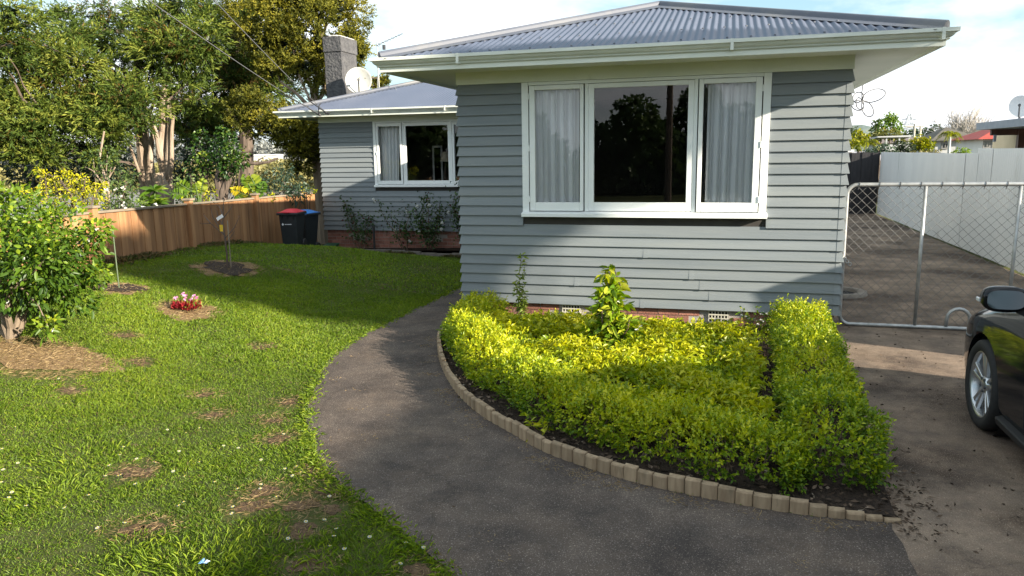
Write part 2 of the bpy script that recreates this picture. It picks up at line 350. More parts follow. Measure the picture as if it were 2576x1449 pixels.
def roadmat(name, cols, speck, dirt, s=0.9, f=(0.45, 0.62), fine=140, bump=0.5, shift=0.0):
    m = mat(name, cols[0], cols[1], scale=s, rough=0.88, bump=bump, bscale=120, c3=dirt, s3=0.75, f3=f, spec=0.25, detail=9)
    t = m.node_tree; l = t.links.new; b = t.nodes['Principled BSDF']; src = b.inputs['Base Color'].links[0].from_socket
    tcn = [n for n in t.nodes if n.type == 'MAPPING'][0]
    if shift: tcn.inputs['Location'].default_value = (shift, shift, 0)
    v = _n(t, 'ShaderNodeTexNoise'); v.inputs['Scale'].default_value = fine; v.inputs['Detail'].default_value = 2; l(tcn.outputs[0], v.inputs['Vector'])
    r = _n(t, 'ShaderNodeValToRGB'); r.color_ramp.elements[0].position = 0.60; r.color_ramp.elements[1].position = 0.68; l(v.outputs['Fac'], r.inputs[0])
    mm = _n(t, 'ShaderNodeMixRGB'); mm.inputs[2].default_value = (*speck, 1); l(r.outputs[0], mm.inputs[0]); l(src, mm.inputs[1])
    r2 = _n(t, 'ShaderNodeValToRGB'); r2.color_ramp.elements[0].position = 0.30; r2.color_ramp.elements[1].position = 0.40; r2.color_ramp.elements[0].color = (0.55, 0.55, 0.55, 1); l(v.outputs['Fac'], r2.inputs[0])
    m2 = _n(t, 'ShaderNodeMixRGB', blend_type='MULTIPLY'); m2.inputs[0].default_value = 1; l(mm.outputs[0], m2.inputs[1]); l(r2.outputs[0], m2.inputs[2])
    big = _n(t, 'ShaderNodeTexNoise'); big.inputs['Scale'].default_value = 2.3; big.inputs['Detail'].default_value = 10; big.inputs['Roughness'].default_value = 0.72; l(tcn.outputs[0], big.inputs['Vector'])
    rb = _n(t, 'ShaderNodeValToRGB'); rb.color_ramp.elements[0].position = 0.36; rb.color_ramp.elements[1].position = 0.66; rb.color_ramp.elements[0].color = (0.62, 0.62, 0.64, 1); rb.color_ramp.elements[1].color = (1.32, 1.28, 1.22, 1); l(big.outputs['Fac'], rb.inputs[0])
    m3 = _n(t, 'ShaderNodeMixRGB', blend_type='MULTIPLY'); m3.inputs[0].default_value = 1; l(m2.outputs[0], m3.inputs[1]); l(rb.outputs[0], m3.inputs[2])
    wp = _n(t, 'ShaderNodeMixRGB', blend_type='ADD'); wp.inputs[0].default_value = 0.35; l(tcn.outputs[0], wp.inputs[1]); l(big.outputs['Color'], wp.inputs[2])
    vo = _n(t, 'ShaderNodeTexVoronoi', feature='DISTANCE_TO_EDGE'); vo.inputs['Scale'].default_value = 0.55; l(wp.outputs[0], vo.inputs['Vector'])
    rc = _n(t, 'ShaderNodeValToRGB'); rc.color_ramp.elements[0].position = 0.0; rc.color_ramp.elements[1].position = 0.007; rc.color_ramp.elements[0].color = (0.35, 0.33, 0.30, 1); l(vo.outputs['Distance'], rc.inputs[0])
    m4 = _n(t, 'ShaderNodeMixRGB', blend_type='MULTIPLY'); m4.inputs[0].default_value = 0.38; l(m3.outputs[0], m4.inputs[1]); l(rc.outputs[0], m4.inputs[2]); l(m4.outputs[0], b.inputs['Base Color'])
    return m
ASPH = roadmat('old asphalt path', [(0.072, 0.057, 0.049), (0.104, 0.083, 0.070)], (0.27, 0.23, 0.20), (0.135, 0.102, 0.078), f=(0.50, 0.72), s=1.6)
CONC = roadmat('dusty brown concrete', [(0.165, 0.122, 0.092), (0.275, 0.21, 0.16)], (0.38, 0.31, 0.24), (0.075, 0.052, 0.039), s=0.6, f=(0.46, 0.62), shift=3.1)
EARTH = mat('dark bark mulch', (0.022, 0.016, 0.013), (0.055, 0.038, 0.028), scale=40, rough=0.95, bump=1.0, bscale=60, spec=0.2)
tag(drape('path', path_poly, 0.012, ASPH), kind='structure')
drive_poly = [(0.90, -8.0), (4.66, -8.0), (4.66, 26.0), (1.30, 26.0), (1.30, 8.86), (1.05, 6.5), (0.90, 4.2)]
tag(drape('driveway', drive_poly, 0.008, CONC, step=1.0), kind='structure')
bed_poly = [(x+0.02, y+0.03) for x, y in EDGE_S] + [(1.07, 6.5), (1.22, 8.84), (-3.06, 8.84)]
tag(drape('garden_bed', bed_poly, 0.035, EARTH), kind='structure')
back_bed = [(-9.6, 16.45), (-3.2, 16.35), (-3.2, 16.98), (-9.6, 16.98)]
tag(drape('back_garden_bed', back_bed, 0.06, EARTH), kind='structure')

# ================================================================== HOUSE
Y0, XL, XR, ZB, ZT, CV = 8.82, -3.127, 1.260, 0.227, 2.867, 0.12
YW, XW, YB = 16.98, -9.69, 20.8
house = empty('house', (-0.9, 8.82, 0)); house_loc = house.location.copy()
tag(house, 'single-storey grey weatherboard house with corrugated hip roof and white windows', 'house')
HP = empty('house_shift'); bpy.data.objects.remove(HP)
house.location = (0, 0, 0)     # parts are written in world coordinates
def board(name, x0, x1, y, z, parent, e0=True, e1=True, m=BOARD):
    """a bevel-back board on a wall facing -Y; e0/e1: mitred outer corner ends"""
    b, t = 0.036, 0.006; a0 = 1 if e0 else 0; a1 = 1 if e1 else 0
    return MB().hexa([(x0-b*a0, y-b, z), (x1+b*a1, y-b, z), (x1, y, z), (x0, y, z), (x0-t*a0, y-t, z+CV+0.012), (x1+t*a1, y-t, z+CV+0.012), (x1, y, z+CV+0.012), (x0, y, z+CV+0.012)]).build(name, m, parent)
def side_board(x, y0, y1, z, sgn, parent):
    b, t = 0.030, 0.006
    P = [(x+sgn*b, y0, z), (x+sgn*b, y1, z), (x, y1, z), (x, y0, z), (x+sgn*t, y0, z+CV+0.012), (x+sgn*t, y1, z+CV+0.012), (x, y1, z+CV+0.012), (x, y0, z+CV+0.012)]
    if sgn > 0: P = [P[i] for i in (3, 2, 1, 0, 7, 6, 5, 4)]
    return MB().hexa(P).build('weatherboard', BOARD, parent)
def wall_core(name, x0, x1, y, wx0, wx1, wz0, wz1):
    mb = MB(); mb.box(x0, wx0, y, y+0.1, ZB, 3.0); mb.box(wx1, x1, y, y+0.1, ZB, 3.0); mb.box(wx0, wx1, y, y+0.1, ZB, wz0); mb.box(wx0, wx1, y, y+0.1, wz1, 3.0)
    return mb.build(name, INT, house)
# openings
FWX0, FWX1, FWZ0, FWZ1 = -2.26, 0.38, 1.36, 2.82
WWX0, WWX1, WWZ0, WWZ1 = -8.16, -5.50, 1.36, 2.80
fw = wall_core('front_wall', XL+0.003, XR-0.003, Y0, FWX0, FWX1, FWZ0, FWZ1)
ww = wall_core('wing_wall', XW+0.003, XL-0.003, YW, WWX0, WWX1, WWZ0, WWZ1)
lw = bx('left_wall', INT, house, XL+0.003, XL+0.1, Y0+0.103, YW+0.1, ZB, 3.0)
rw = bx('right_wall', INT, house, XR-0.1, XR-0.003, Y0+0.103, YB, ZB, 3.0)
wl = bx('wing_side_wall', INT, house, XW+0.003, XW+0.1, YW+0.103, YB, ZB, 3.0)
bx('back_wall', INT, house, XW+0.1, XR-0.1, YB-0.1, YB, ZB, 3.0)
for k in range(22):
    z = ZB+k*CV
    if z+CV > 1.30 and z < 2.87-0.02 and z > 1.15:
        z_ = z
        board('weatherboard', XL, -2.333, Y0, z_, fw, True, False); board('weatherboard', 0.470, XR, Y0, z_, fw, False, True)
        board('weatherboard', XW, -8.245, YW, z_, ww, True, False); board('weatherboard', -5.42, XL-0.004, YW, z_, ww, False, False)
    else:
        board('weatherboard', XL, XR, Y0, z, fw); board('weatherboard', XW, XL-0.004, YW, z, ww, True, False)
    side_board(XL, Y0+0.001, YW-0.035, z, -1, lw); side_board(XR, Y0+0.001, YB, z, 1, rw); side_board(XW, YW+0.001, YB, z, -1, wl)
# joint covers on the lower boards (one per butt joint)
for x, row in ((-0.88, 5), (-0.35, 3), (-0.23, 2), (-1.70, 2), (-0.91, 0), (-0.12, 1)):
    z = ZB+row*CV
    MB().hexa([(x, Y0-0.0405, z-0.003), (x+0.056, Y0-0.0405, z-0.003), (x+0.056, Y0-0.02, z-0.004), (x, Y0-0.02, z-0.004), (x, Y0-0.0145, z+CV-0.018), (x+0.056, Y0-0.0145, z+CV-0.018), (x+0.056, Y0-0.006, z+CV-0.018), (x, Y0-0.006, z+CV-0.02)]).build('joint_cover', BOARD, fw)
for k in range(21):      # metal corner covers at the right-hand board ends
    z = ZB+k*CV; b, t = 0.0395, 0.0095
    for xx0, xx1, sb, st in ((XR-0.045, XR, b, t),):
        MB().hexa([(xx0, Y0-b, z-0.003), (XR+b, Y0-b, z-0.003), (XR+b, Y0+0.05, z-0.003), (xx0, Y0-0.01, z-0.003), (xx0+0.004, Y0-t-0.0055, z+CV-0.012), (XR+t+0.0055, Y0-t-0.0055, z+CV-0.012), (XR+t+0.0055, Y0+0.05, z+CV-0.012), (xx0+0.004, Y0-0.004, z+CV-0.012)]).build('corner_cover', BOARD, fw)
# frieze boards
bx('frieze_board', SOFF, house, XL-0.02, XR+0.02, Y0-0.040, Y0-0.002, ZT+0.004, 3.012)
bx('frieze_board', SOFF, house, XW-0.02, XL-0.035, YW-0.040, YW-0.002, ZT+0.004, 3.012)
bx('frieze_board', SOFF, house, XL-0.021, XL-0.001, Y0+0.0, YW-0.045, ZT+0.004, 3.012); bx('frieze_board', SOFF, house, XR+0.001, XR+0.021, Y0, YB, ZT+0.004, 3.012)
# eaves
PER = [(XW, YB), (XW, YW), (XL, YW), (XL, Y0), (XR, Y0), (XR, YB)]
sweep([(0.0, 3.012), (0.672, 3.012), (0.672, 3.030), (0.0, 3.030)], PER).build('soffit', SOFF, house)
sweep([(0.674, 2.982), (0.700, 2.982), (0.700, 3.085), (0.674, 3.085)], PER).build('fascia', SOFF, house)
gut = sweep([(0.703, 3.040), (0.722, 3.036), (0.728, 3.046), (0.722, 3.052), (0.735, 3.058), (0.751, 3.070), (0.762, 3.086), (0.766, 3.098), (0.790, 3.101), (0.790, 3.136), (0.784, 3.136), (0.780, 3.106), (0.757, 3.104), (0.703, 3.062)], PER).build('gutter', GUTM, house)
def ogee(x0, x1, y): return [(x0, x1, y-0.796, y-0.702, 3.030, 3.034), (x0, x1, y-0.795, y-0.7905, 3.034, 3.139)]
for x in (-2.87, 0.02, 1.90): 
    mb = MB(); [mb.box(*a) for a in ogee(x, x+0.03, Y0)]; mb.build('gutter_joint', GUTM, gut)
for x in (-7.9, -6.1):
    mb = MB(); [mb.box(*a) for a in ogee(x, x+0.03, YW)]; mb.build('gutter_joint', GUTM, gut)
# ceiling so that rooms stay dark
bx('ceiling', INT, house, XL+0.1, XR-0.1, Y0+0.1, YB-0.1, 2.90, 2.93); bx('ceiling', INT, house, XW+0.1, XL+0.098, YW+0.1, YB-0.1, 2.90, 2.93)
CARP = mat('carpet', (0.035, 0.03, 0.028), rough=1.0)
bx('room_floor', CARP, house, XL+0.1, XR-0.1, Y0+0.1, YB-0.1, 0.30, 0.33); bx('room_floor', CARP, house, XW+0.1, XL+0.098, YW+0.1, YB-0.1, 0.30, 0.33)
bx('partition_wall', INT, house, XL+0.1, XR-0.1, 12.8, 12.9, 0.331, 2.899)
# roof
TAN = 0.3057; ZE = 3.125; OV = 0.755
roof = empty('roof'); roof.parent = house
def roof_plane(o, u, w, length, top, sheets=True, nm='roof_sheet'):
    o = np.array(o, float); u = np.array(u, float); w = np.array(w, float); SW = 0.76; s0 = 0.0
    while s0 < length-1e-6:
        s1 = min(length, s0+SW); n = max(2, int((s1-s0)/0.0095)+1); s = np.linspace(s0, s1, n); T = np.array([max(0.002, top(a)) for a in s])
        wave = 0.0085*np.cos(2*PI*s/0.076); rows = []
        for q in (0, 0.5, 1.0):
            t = T*q; p = o[None]+u[None]*s[:, None]+w[None]*t[:, None]; rows.append(np.column_stack([p, ZE+t*TAN+wave]))
        V = np.concatenate(rows); i = np.arange(n-1); F = np.concatenate([np.stack([r*n+i, r*n+i+1, (r+1)*n+i+1, (r+1)*n+i], -1) for r in (0, 1)])
        npmesh(nm, V, F, ROOF, roof, smooth=True); s0 = s1
HW = (XR-XL)/2+OV; LEN = 2*HW; APX = ((XL+XR)/2, Y0-OV+HW)
roof_plane((XL-OV, Y0-OV), (1, 0), (0, 1), LEN, lambda s: min(s, LEN-s))
roof_plane((XL-OV, Y0-OV), (0, 1), (1, 0), YB+OV-Y0+OV, lambda s: min(s, HW))
roof_plane((XR+OV, Y0-OV), (0, 1), (-1, 0), YB+OV-Y0+OV, lambda s: min(s, HW))
WHW = 2.72; 
roof_plane((XW-OV, YW-OV), (1, 0), (0, 1), 9.3, lambda s: min(s, WHW))
roof_plane((XW-OV, YW-OV), (0, 1), (1, 0), 2*WHW, lambda s: min(s, 2*WHW-s))
roof_plane((XW-OV, YW-OV+2*WHW), (1, 0), (0, -1), 9.3, lambda s: min(s, WHW))
def cap(a, b, dz=0.0):
    a = np.array(a, float); b = np.array(b, float); d = b-a; d /= np.linalg.norm(d); h = np.cross(d, (0, 0, 1.0)); h /= np.linalg.norm(h); up = np.cross(h, d)
    pr = [(-0.16, -0.024), (-0.045, 0.012), (-0.034, 0.045), (-0.02, 0.062), (0, 0.070), (0.02, 0.062), (0.034, 0.045), (0.045, 0.012), (0.16, -0.024)]
    V = []; F = []; k = len(pr)
    for p in (a, b):
        for o, z in pr: V.append(p+h*o+up*(z+dz))
    for j in range(k-1): F.append((j, j+1, k+j+1, k+j))
    F.append(tuple(range(k))); F.append(tuple(2*k-1-j for j in range(k)))
    return MB().add(V, F).build('ridge_cap', CAPM, roof)
AP = (APX[0], APX[1], ZE+HW*TAN)
e = 0.06
cap((XL-OV+e, Y0-OV+e, ZE+e*TAN), AP); cap((XR+OV-e, Y0-OV+e, ZE+e*TAN), AP); cap(AP, (APX[0], YB+OV, AP[2]))
WA = (XW-OV+WHW, YW-OV+WHW, ZE+WHW*TAN)
cap((XW-OV+e, YW-OV+e, ZE+e*TAN), WA); cap((XW-OV+e, YW-OV+2*WHW-e, ZE+e*TAN), WA); cap(WA, (-2.0, WA[1], WA[2]))
scr = MB()
for row_t in (0.10, 0.75, 1.5):
    s = row_t+0.12
    while s < LEN-row_t-0.1:
        p = (XL-OV+s, Y0-OV+row_t, ZE+row_t*TAN+0.010); scr.lathe([(0.0, 0.012), (0.012, 0.010), (0.014, 0.0)], p, (0, -0.29, 0.95), 6); s += 0.228
tag(scr.build('roof_screws', CAPM, roof), kind='stuff')
# foundation of bricks
def foundation(name, x0, x1, y, z0, z1, vents):
    f = bx(name, MORT, house, x0, x1, y+0.032, y+0.10, z0-0.1, z1); bm_full = None
    z = z1-0.004; r = 0
    while z > z0-0.02:
        zb = z-0.076; x = x0+0.004-(0.12 if r % 2 else 0)
        while x < x1-0.01:
            a, b = max(x, x0+0.004), min(x+0.23, x1-0.004); skip = any(a < v[1] and b > v[0] and zb < v[3] and z > v[2] for v in vents)
            if b-a > 0.03 and not skip:
                pr = random.uniform(-0.003, 0.003); bx('brick', BRICK, f, a, b, y+0.022+pr, y+0.05, zb, z)
            x += 0.24
        z -= 0.086; r += 1
    for v in vents:
        o = MB().box(v[0]+0.004, v[1]-0.004, y+0.028, y+0.05, v[2]+0.002, v[3]-0.002).build('vent_shade', DARK, f)  # solid near-black block stands in for the shade inside the vent
        g = MB(); n = 6
        for k in range(n+1):
            x = v[0]+0.006+(v[1]-v[0]-0.018)*k/n; g.box(x-0.006, x+0.006, y+0.014, y+0.027, v[2]+0.004, v[3]-0.004)
        for k in range(4):
            zz = v[2]+0.010+(v[3]-v[2]-0.020)*k/3; g.box(v[0]+0.002, v[1]-0.002, y+0.011, y+0.0255, zz-0.007, zz+0.007)
        g.build('air_vent', VENT, f)
foundation('front_foundation', XL+0.03, XR-0.02, Y0, -0.02, ZB-0.003, [(-1.86, -1.63, 0.065, 0.223), (-0.12, 0.11, 0.065, 0.223)])
foundation('wing_foundation', XW+0.03, XL-0.03, YW, -0.38, ZB-0.003, [(-8.92, -8.69, -0.02, 0.14), (-6.85, -6.62, -0.02, 0.14)])
bx('side_foundation', MORT, house, XL+0.03, XL+0.1, Y0+0.11, YW, -0.3, ZB-0.003); bx('side_foundation', MORT, house, XR-0.1, XR-0.03, Y0+0.11, YB, -0.3, ZB-0.003)
# windows
def window(x, z0, z1, y, glz):
    """x: dict of edges; builds a three-light timber window: architrave, sashes, panes, sill"""
    wn_ = empty('window'); wn_.parent = house
    f0, f1 = x['out']; i0, i1 = x['in']
    fr = MB(); fr.box(f0, i0, y-0.045, y+0.06, z0-0.07, z1+0.04); fr.box(i1, f1, y-0.045, y+0.06, z0-0.07, z1+0.04); fr.box(i0+0.001, i1-0.001, y-0.040, y+0.06, z1+0.003, z1+0.04); fr.box(i0+0.001, i1-0.001, y-0.02, y+0.06, z0-0.07, z0-0.025)
    fr.build('frame', TRIM, wn_, bevel=0.003)
    for m0, m1 in x['mull']: bx('mullion', TRIM, wn_, m0, m1, y-0.034, y+0.06, z0-0.024, z1+0.002, bevel=0.003)
    sl_ = MB().hexa([(f0-0.005, y-0.105, z0-0.088), (f1+0.012, y-0.105, z0-0.088), (f1+0.012, y-0.0, z0-0.088), (f0-0.005, y-0.0, z0-0.088), (f0-0.005, y-0.105, z0-0.046), (f1+0.012, y-0.105, z0-0.046), (f1+0.012, y-0.021, z0-0.026), (f0-0.005, y-0.021, z0-0.026)])
    sl_.build('sill', TRIM, wn_, bevel=0.003)
    for s0, s1, g0, g1, opens in x['sash']:
        b0, b1 = glz; yy = y-0.052 if opens else y-0.030
        sm = MB(); sm.box(s0, g0, yy, y+0.02, z0-0.018, z1-0.002); sm.box(g1, s1, yy, y+0.02, z0-0.018, z1-0.002); sm.box(g0+0.0005, g1-0.0005, yy, y+0.02, b1, z1-0.002); sm.box(g0+0.0005, g1-0.0005, yy, y+0.02, z0-0.018, b0)
        so_ = sm.build('sash', TRIM, wn_, bevel=0.004)
        MB().add([(g0-0.005, y-0.008, b0-0.005), (g1+0.005, y-0.008, b0-0.005), (g1+0.005, y-0.008, b1+0.005), (g0-0.005, y-0.008, b1+0.005)], [(0, 1, 2, 3)]).build('pane', GLASS, wn_)
        if opens:
            hx_ = s0-0.006 if opens < 0 else s1+0.006
            for hz in (z0+0.12, (z0+z1)/2, z1-0.12): MB().tube([(hx_, y-0.056, hz-0.035), (hx_, y-0.056, hz+0.035)], 0.007, 8).build('hinge', TRIM, wn_)
    return wn_
window(dict(out=(-2.33, 0.465), **{'in': (-2.25, 0.385)}, mull=[(-1.575, -1.535), (-0.345, -0.305)], sash=[(-2.235, -1.59, -2.17, -1.63, -1), (-1.534, -0.346, -1.468, -0.41, 0), (-0.293, 0.372, -0.245, 0.305, 1)]), 1.385, 2.828, Y0, (1.468, 2.775))
window(dict(out=(-8.24, -5.42), **{'in': (-8.17, -5.49)}, mull=[(-7.475, -7.44), (-6.25, -6.215)], sash=[(-8.155, -7.49, -8.105, -7.54, -1), (-7.439, -6.251, -7.385, -6.315, 0), (-6.20, -5.505, -6.15, -5.56, 1)]), 1.385, 2.828, YW, (1.45, 2.745))
# curtains and what stands in the rooms
def curtain(x0, x1, y, z0, z1, label, waves=6, amp=0.03, gather=0.0):
    n = 90; V = []; F = []
    for r, z in enumerate(np.linspace(z0, z1, 6)):
        for k in range(n):
            t = k/(n-1); g = gather*(1-r/5); x = x0+(x1-x0)*(t*(1-g))
            V.append((x, y+amp*math.sin(t*waves*2*PI+0.25*math.sin(z*3)+math.sin(t*9))+0.3*amp*math.sin(t*waves*4.7*PI), z))
    for r in range(5):
        for k in range(n-1): F.append((r*n+k, r*n+k+1, (r+1)*n+k+1, (r+1)*n+k))
    o = MB().add(V, F).build('curtain', CURT, smooth=True); tag(o, label, 'curtain')
curtain(-2.28, -1.66, Y0+0.062, 0.9, 2.85, 'white curtain hanging behind the left sash of the front window', 5)
curtain(0.39, -0.20, Y0+0.062, 0.9, 2.85, 'white curtain hanging behind the right sash of the front window', 5)
curtain(-8.18, -7.62, YW+0.17, 0.9, 2.85, 'white curtain in the window of the rear wing', 5, 0.03, 0.18)
GREYC = mat('grey lining cloth', (0.20, 0.19, 0.20), rough=0.9)
for xa, xb in ((-1.66, -1.60), (-0.26, -0.20)):
    o = MB().add([(xa+(xb-xa)*k/8, Y0+0.2+0.015*math.sin(k*2.1), z) for z in (0.9, 2.85) for k in range(9)], [(k, k+1, k+10, k+9) for k in range(8)]).build('curtain_lining', GREYC)
    tag(o, 'grey inner edge of the %s front window curtain' % ('left' if xa < -1 else 'right'), 'curtain')
LAMPW = mat('pale lamp shade', (0.55, 0.48, 0.36), rough=0.8); WOODD = mat('dark wood', (0.05, 0.03, 0.02), (0.09, 0.05, 0.03), rough=0.4)
lp = empty('table_lamp', (-6.95, 18.4, 0.33)); tag(lp, 'table lamp with pale shade inside the rear wing window', 'lamp')
MB().lathe([(0.12, 1.55), (0.125, 1.56), (0.07, 1.80), (0.065, 1.80)], n=20).build('lamp_shade', LAMPW, lp, True); MB().lathe([(0.0, 0.80), (0.08, 0.80), (0.07, 0.84), (0.02, 0.90), (0.045, 1.1), (0.02, 1.3), (0.012, 1.56), (0, 1.56)], n=14).build('lamp_base', WOODD, lp, True); MB().lathe([(0, 0.0), (0.2, 0.0), (0.2, 0.03), (0.03, 0.05), (0.03, 0.76), (0.22, 0.77), (0.22, 0.795), (0, 0.795)], n=16).build('table_stand', WOODD, lp, True)
mr_ = empty('standin_mirror', (-7.5, 19.3, 1.75)); tag(mr_, 'added white-framed mirror standing in for a bright strip in the wing pane', 'mirror')  # made-up piece giving the bright upright strip behind the pane
MB().box(-0.14, -0.10, -0.02, 0.02, -0.55, 0.55).box(0.10, 0.14, -0.02, 0.02, -0.55, 0.55).box(-0.0995, 0.0995, -0.02, 0.02, 0.50, 0.55).box(-0.0995, 0.0995, -0.02, 0.02, -0.55, -0.50).build('frame', TRIM, mr_); bx('mirror_plate', mat('mirror silver', (0.5, 0.5, 0.52), rough=0.05, metal=1.0), mr_, -0.099, 0.099, 0.0, 0.012, -0.499, 0.499); MB().box(-0.13, -0.1, -0.01, 0.02, -1.42, -0.551).box(0.1, 0.13, -0.01, 0.02, -1.42, -0.551).build('stand', WOODD, mr_)
# chimney
CHIM = mat('roughcast chimney', (0.06, 0.06, 0.066), (0.10, 0.098, 0.10), scale=7, rough=0.9, bump=2.2, bscale=14, c3=(0.17, 0.165, 0.16), s3=2.2, f3=(0.6, 0.8))
ch = bx('chimney', CHIM, house, -10.10, -9.62, 18.15, 19.0, -0.4, 4.72); MB().box(-10.125, -9.595, 18.125, 19.025, 4.721, 5.10).build('chimney_cap', CHIM, ch, bevel=0.012)
MB().box(-9.95, -9.72, 18.135, 18.35, 5.101, 5.135).box(-9.70, -9.63, 18.16, 18.95, 5.101, 5.125).build('mortar', mat('white mortar', (0.6, 0.58, 0.55), rough=0.95, bump=1, bscale=40), ch, bevel=0.01)
# ================================================================== ROOF GEAR AND WIRES
GREYM = mat('dark grey metal', (0.06, 0.065, 0.07), (0.09, 0.09, 0.10), rough=0.5)
GALV = mat('galvanised steel', (0.36, 0.37, 0.37), (0.50, 0.50, 0.49), scale=14, rough=0.45, metal=0.6, c3=(0.26, 0.22, 0.17), s3=10, f3=(0.62, 0.78))
DISHM = mat('speckled dish', (0.40, 0.40, 0.37), (0.47, 0.47, 0.44), scale=3, rough=0.6, c3=(0.12, 0.10, 0.06), s3=16, f3=(0.60, 0.68))
WIREM = mat('black cable', (0.02, 0.02, 0.022), rough=0.5); WIREG = mat('grey cable', (0.16, 0.16, 0.17), rough=0.6)
def dish(loc, face, R, label, mast=0.45, m=DISHM):
    t = empty('satellite_dish', loc); tag(t, label, 'satellite dish'); f = np.array(face, float); f /= np.linalg.norm(f)
    c = np.array([0, 0, mast+R*0.9]); D = R*0.32
    pr = [(0.001, 0)]+[(R*k/10, D*(k/10)**2) for k in range(1, 11)]+[(R*1.02, D*1.0), (R*1.02, D-0.012), (R*0.97, D-0.02)]+[(R*k/10, D*(k/10)**2-0.012) for k in range(9, 0, -1)]
    MB().lathe(pr, c, f, 36).build('reflector', m, t, True)
    side = np.cross(f, (0, 0, 1)); side /= np.linalg.norm(side); dn = np.cross(f, side); dn = dn if dn[2] < 0 else -dn
    a = c+dn*R*0.97+f*D; b = c+f*R*1.05+dn*R*0.12
    MB().tube([a, a+f*0.05, b], 0.017, 8).build('feed_arm', GREYM, t); MB().lathe([(0, -0.05), (0.028, -0.05), (0.032, 0.0), (0.024, 0.04), (0, 0.05)], b, -f+dn*0.0, 12).build('receiver', GREYM, t)
    MB().tube([c-f*0.02, c-f*0.10, (-f*0.10)[:2].tolist()+[mast*0.6], (-f*0.10)[:2].tolist()+[-0.12]], 0.024, 8).build('mast', GREYM, t)
    return t
dish((-9.06, 17.95, ZE+1.10*TAN+0.02), (0.42, -0.86, 0.12), 0.325, 'large speckled white satellite dish on the wing roof beside the chimney', 0.16)
an = empty('tv_antenna', (-8.95, 18.9, 3.75)); tag(an, 'thin television aerial with long boom on the wing roof ridge', 'antenna')
MB().tube([(0, 0, -0.6), (0, 0, 1.33)], 0.016, 6).build('mast', GALV, an)
b0, b1 = np.array([-0.02, 0, 1.18]), np.array([0.78, -0.1, 1.42]); MB().tube([b0, b1], 0.009, 6).build('boom', GALV, an)
for k in range(9):
    p = b0+(b1-b0)*(k/8); ln = 0.17-0.008*k; MB().tube([p+np.array([0.02, -ln, 0]), p+np.array([-0.02, ln, 0])], 0.006, 5).build('element', GALV, an)
MB().box(0.16, 0.23, -0.03, 0.03, 1.06, 1.18).build('balun_box', GREYM, an); MB().tube([(0.02, 0, 1.05), (0.08, 0, 1.22), (0.12, 0.02, 1.48)], 0.006, 5).build('reflector_rod', GALV, an)
for q in ((0.95, -0.9), (0.3, -0.75)): MB().tube([(0, 0, 0.95), (q[0], q[1], 0.0 - (0.15 if q[0] > .5 else 0.2))], 0.006, 5).build('stay_wire', GALV, an)
# service wires to the wing corner
wa = np.array([XW-0.15, YW-0.805, 3.07]); far1 = atD(345, -40, 7.5)
def wire(a, b, sag, r, m, label, n=24):
    pts = [a+(b-a)*t+np.array([0, 0, -sag*4*t*(1-t)]) for t in np.linspace(0, 1, n)]
    o = MB().tube(pts, r, 6).build('overhead_wire', m); tag(o, label, 'wire')
A1 = onY(800, 285, YW-0.83); A2 = onY(822, 284, YW-0.83)
wire(A1, atD(360, -10, 9.0), 0.05, 0.006, WIREG, 'lower black service cable running up from the wing gutter corner')
wire(A2, atD(510, -30, 9.0), 0.05, 0.006, WIREG, 'upper grey service cable running up from the wing gutter')
cl = empty('cable_clamp', tuple(A1)); tag(cl, 'black looped cable and clamp at the corner of the wing gutter', 'cable')
c1 = onY(772, 268, YW-0.83)-A1; c2 = onY(806, 262, YW-0.83)-A1; c0 = onY(700, 232, YW-0.9)-A1
MB().tube([c0, c0*0.55+c1*0.45, c1, c1*0.4+np.array([0, 0, -0.03]), (0, 0, -0.03), (0.02, 0, 0.06), c2*0.5+np.array([0, 0, 0.08]), c2], 0.013, 7).build('loop', WIREM, cl, True)
MB().tube([onY(770, 248, YW-0.85)-A1, A2-A1+np.array([0.02, 0, -0.02])], 0.013, 7).build('strain_cable', WIREM, cl); MB().obox(A2-A1, (0.05, 0, -0.03), (0, 0.03, 0), (0.012, 0, 0.02)).build('clamp', WIREM, cl); MB().lathe([(0, 0), (0.035, 0), (0.03, 0.05), (0.02, 0.07), (0, 0.07)], (0.03, 0.02, -0.07), (0, 0, 1), 10).build('insulator', WIREM, cl)
# coil of wire hanging from the right eave
wc = empty('wire_coil', (1.97, 12.6, 2.98)); tag(wc, 'loose grey coil of cable hanging from the right eave', 'cable')
MB().tube([(0, 0, 0.03), (-0.01, 0, -0.1), (0, 0, -0.22)], 0.008, 5).build('tail', WIREG, wc)
for (cx_, cz_, rx_, rz_, an_) in ((0.16, -0.15, 0.16, 0.09, 0.3), (0.08, -0.34, 0.07, 0.13, 0.5), (-0.06, -0.17, 0.08, 0.07, 1.0), (-0.05, -0.29, 0.09, 0.07, -0.5), (-0.03, -0.26, 0.05, 0.09, 0.3)):
    pts = []
    for k in range(21):
        a = 2*PI*k/20; x, z = rx_*math.cos(a), rz_*math.sin(a); pts.append((cx_+x*math.cos(an_)-z*math.sin(an_), 0.03*math.sin(a*2), cz_+x*math.sin(an_)+z*math.cos(an_)))
    MB().tube(pts, 0.008, 5, cap=False).build('loop', WIREG, wc, True)

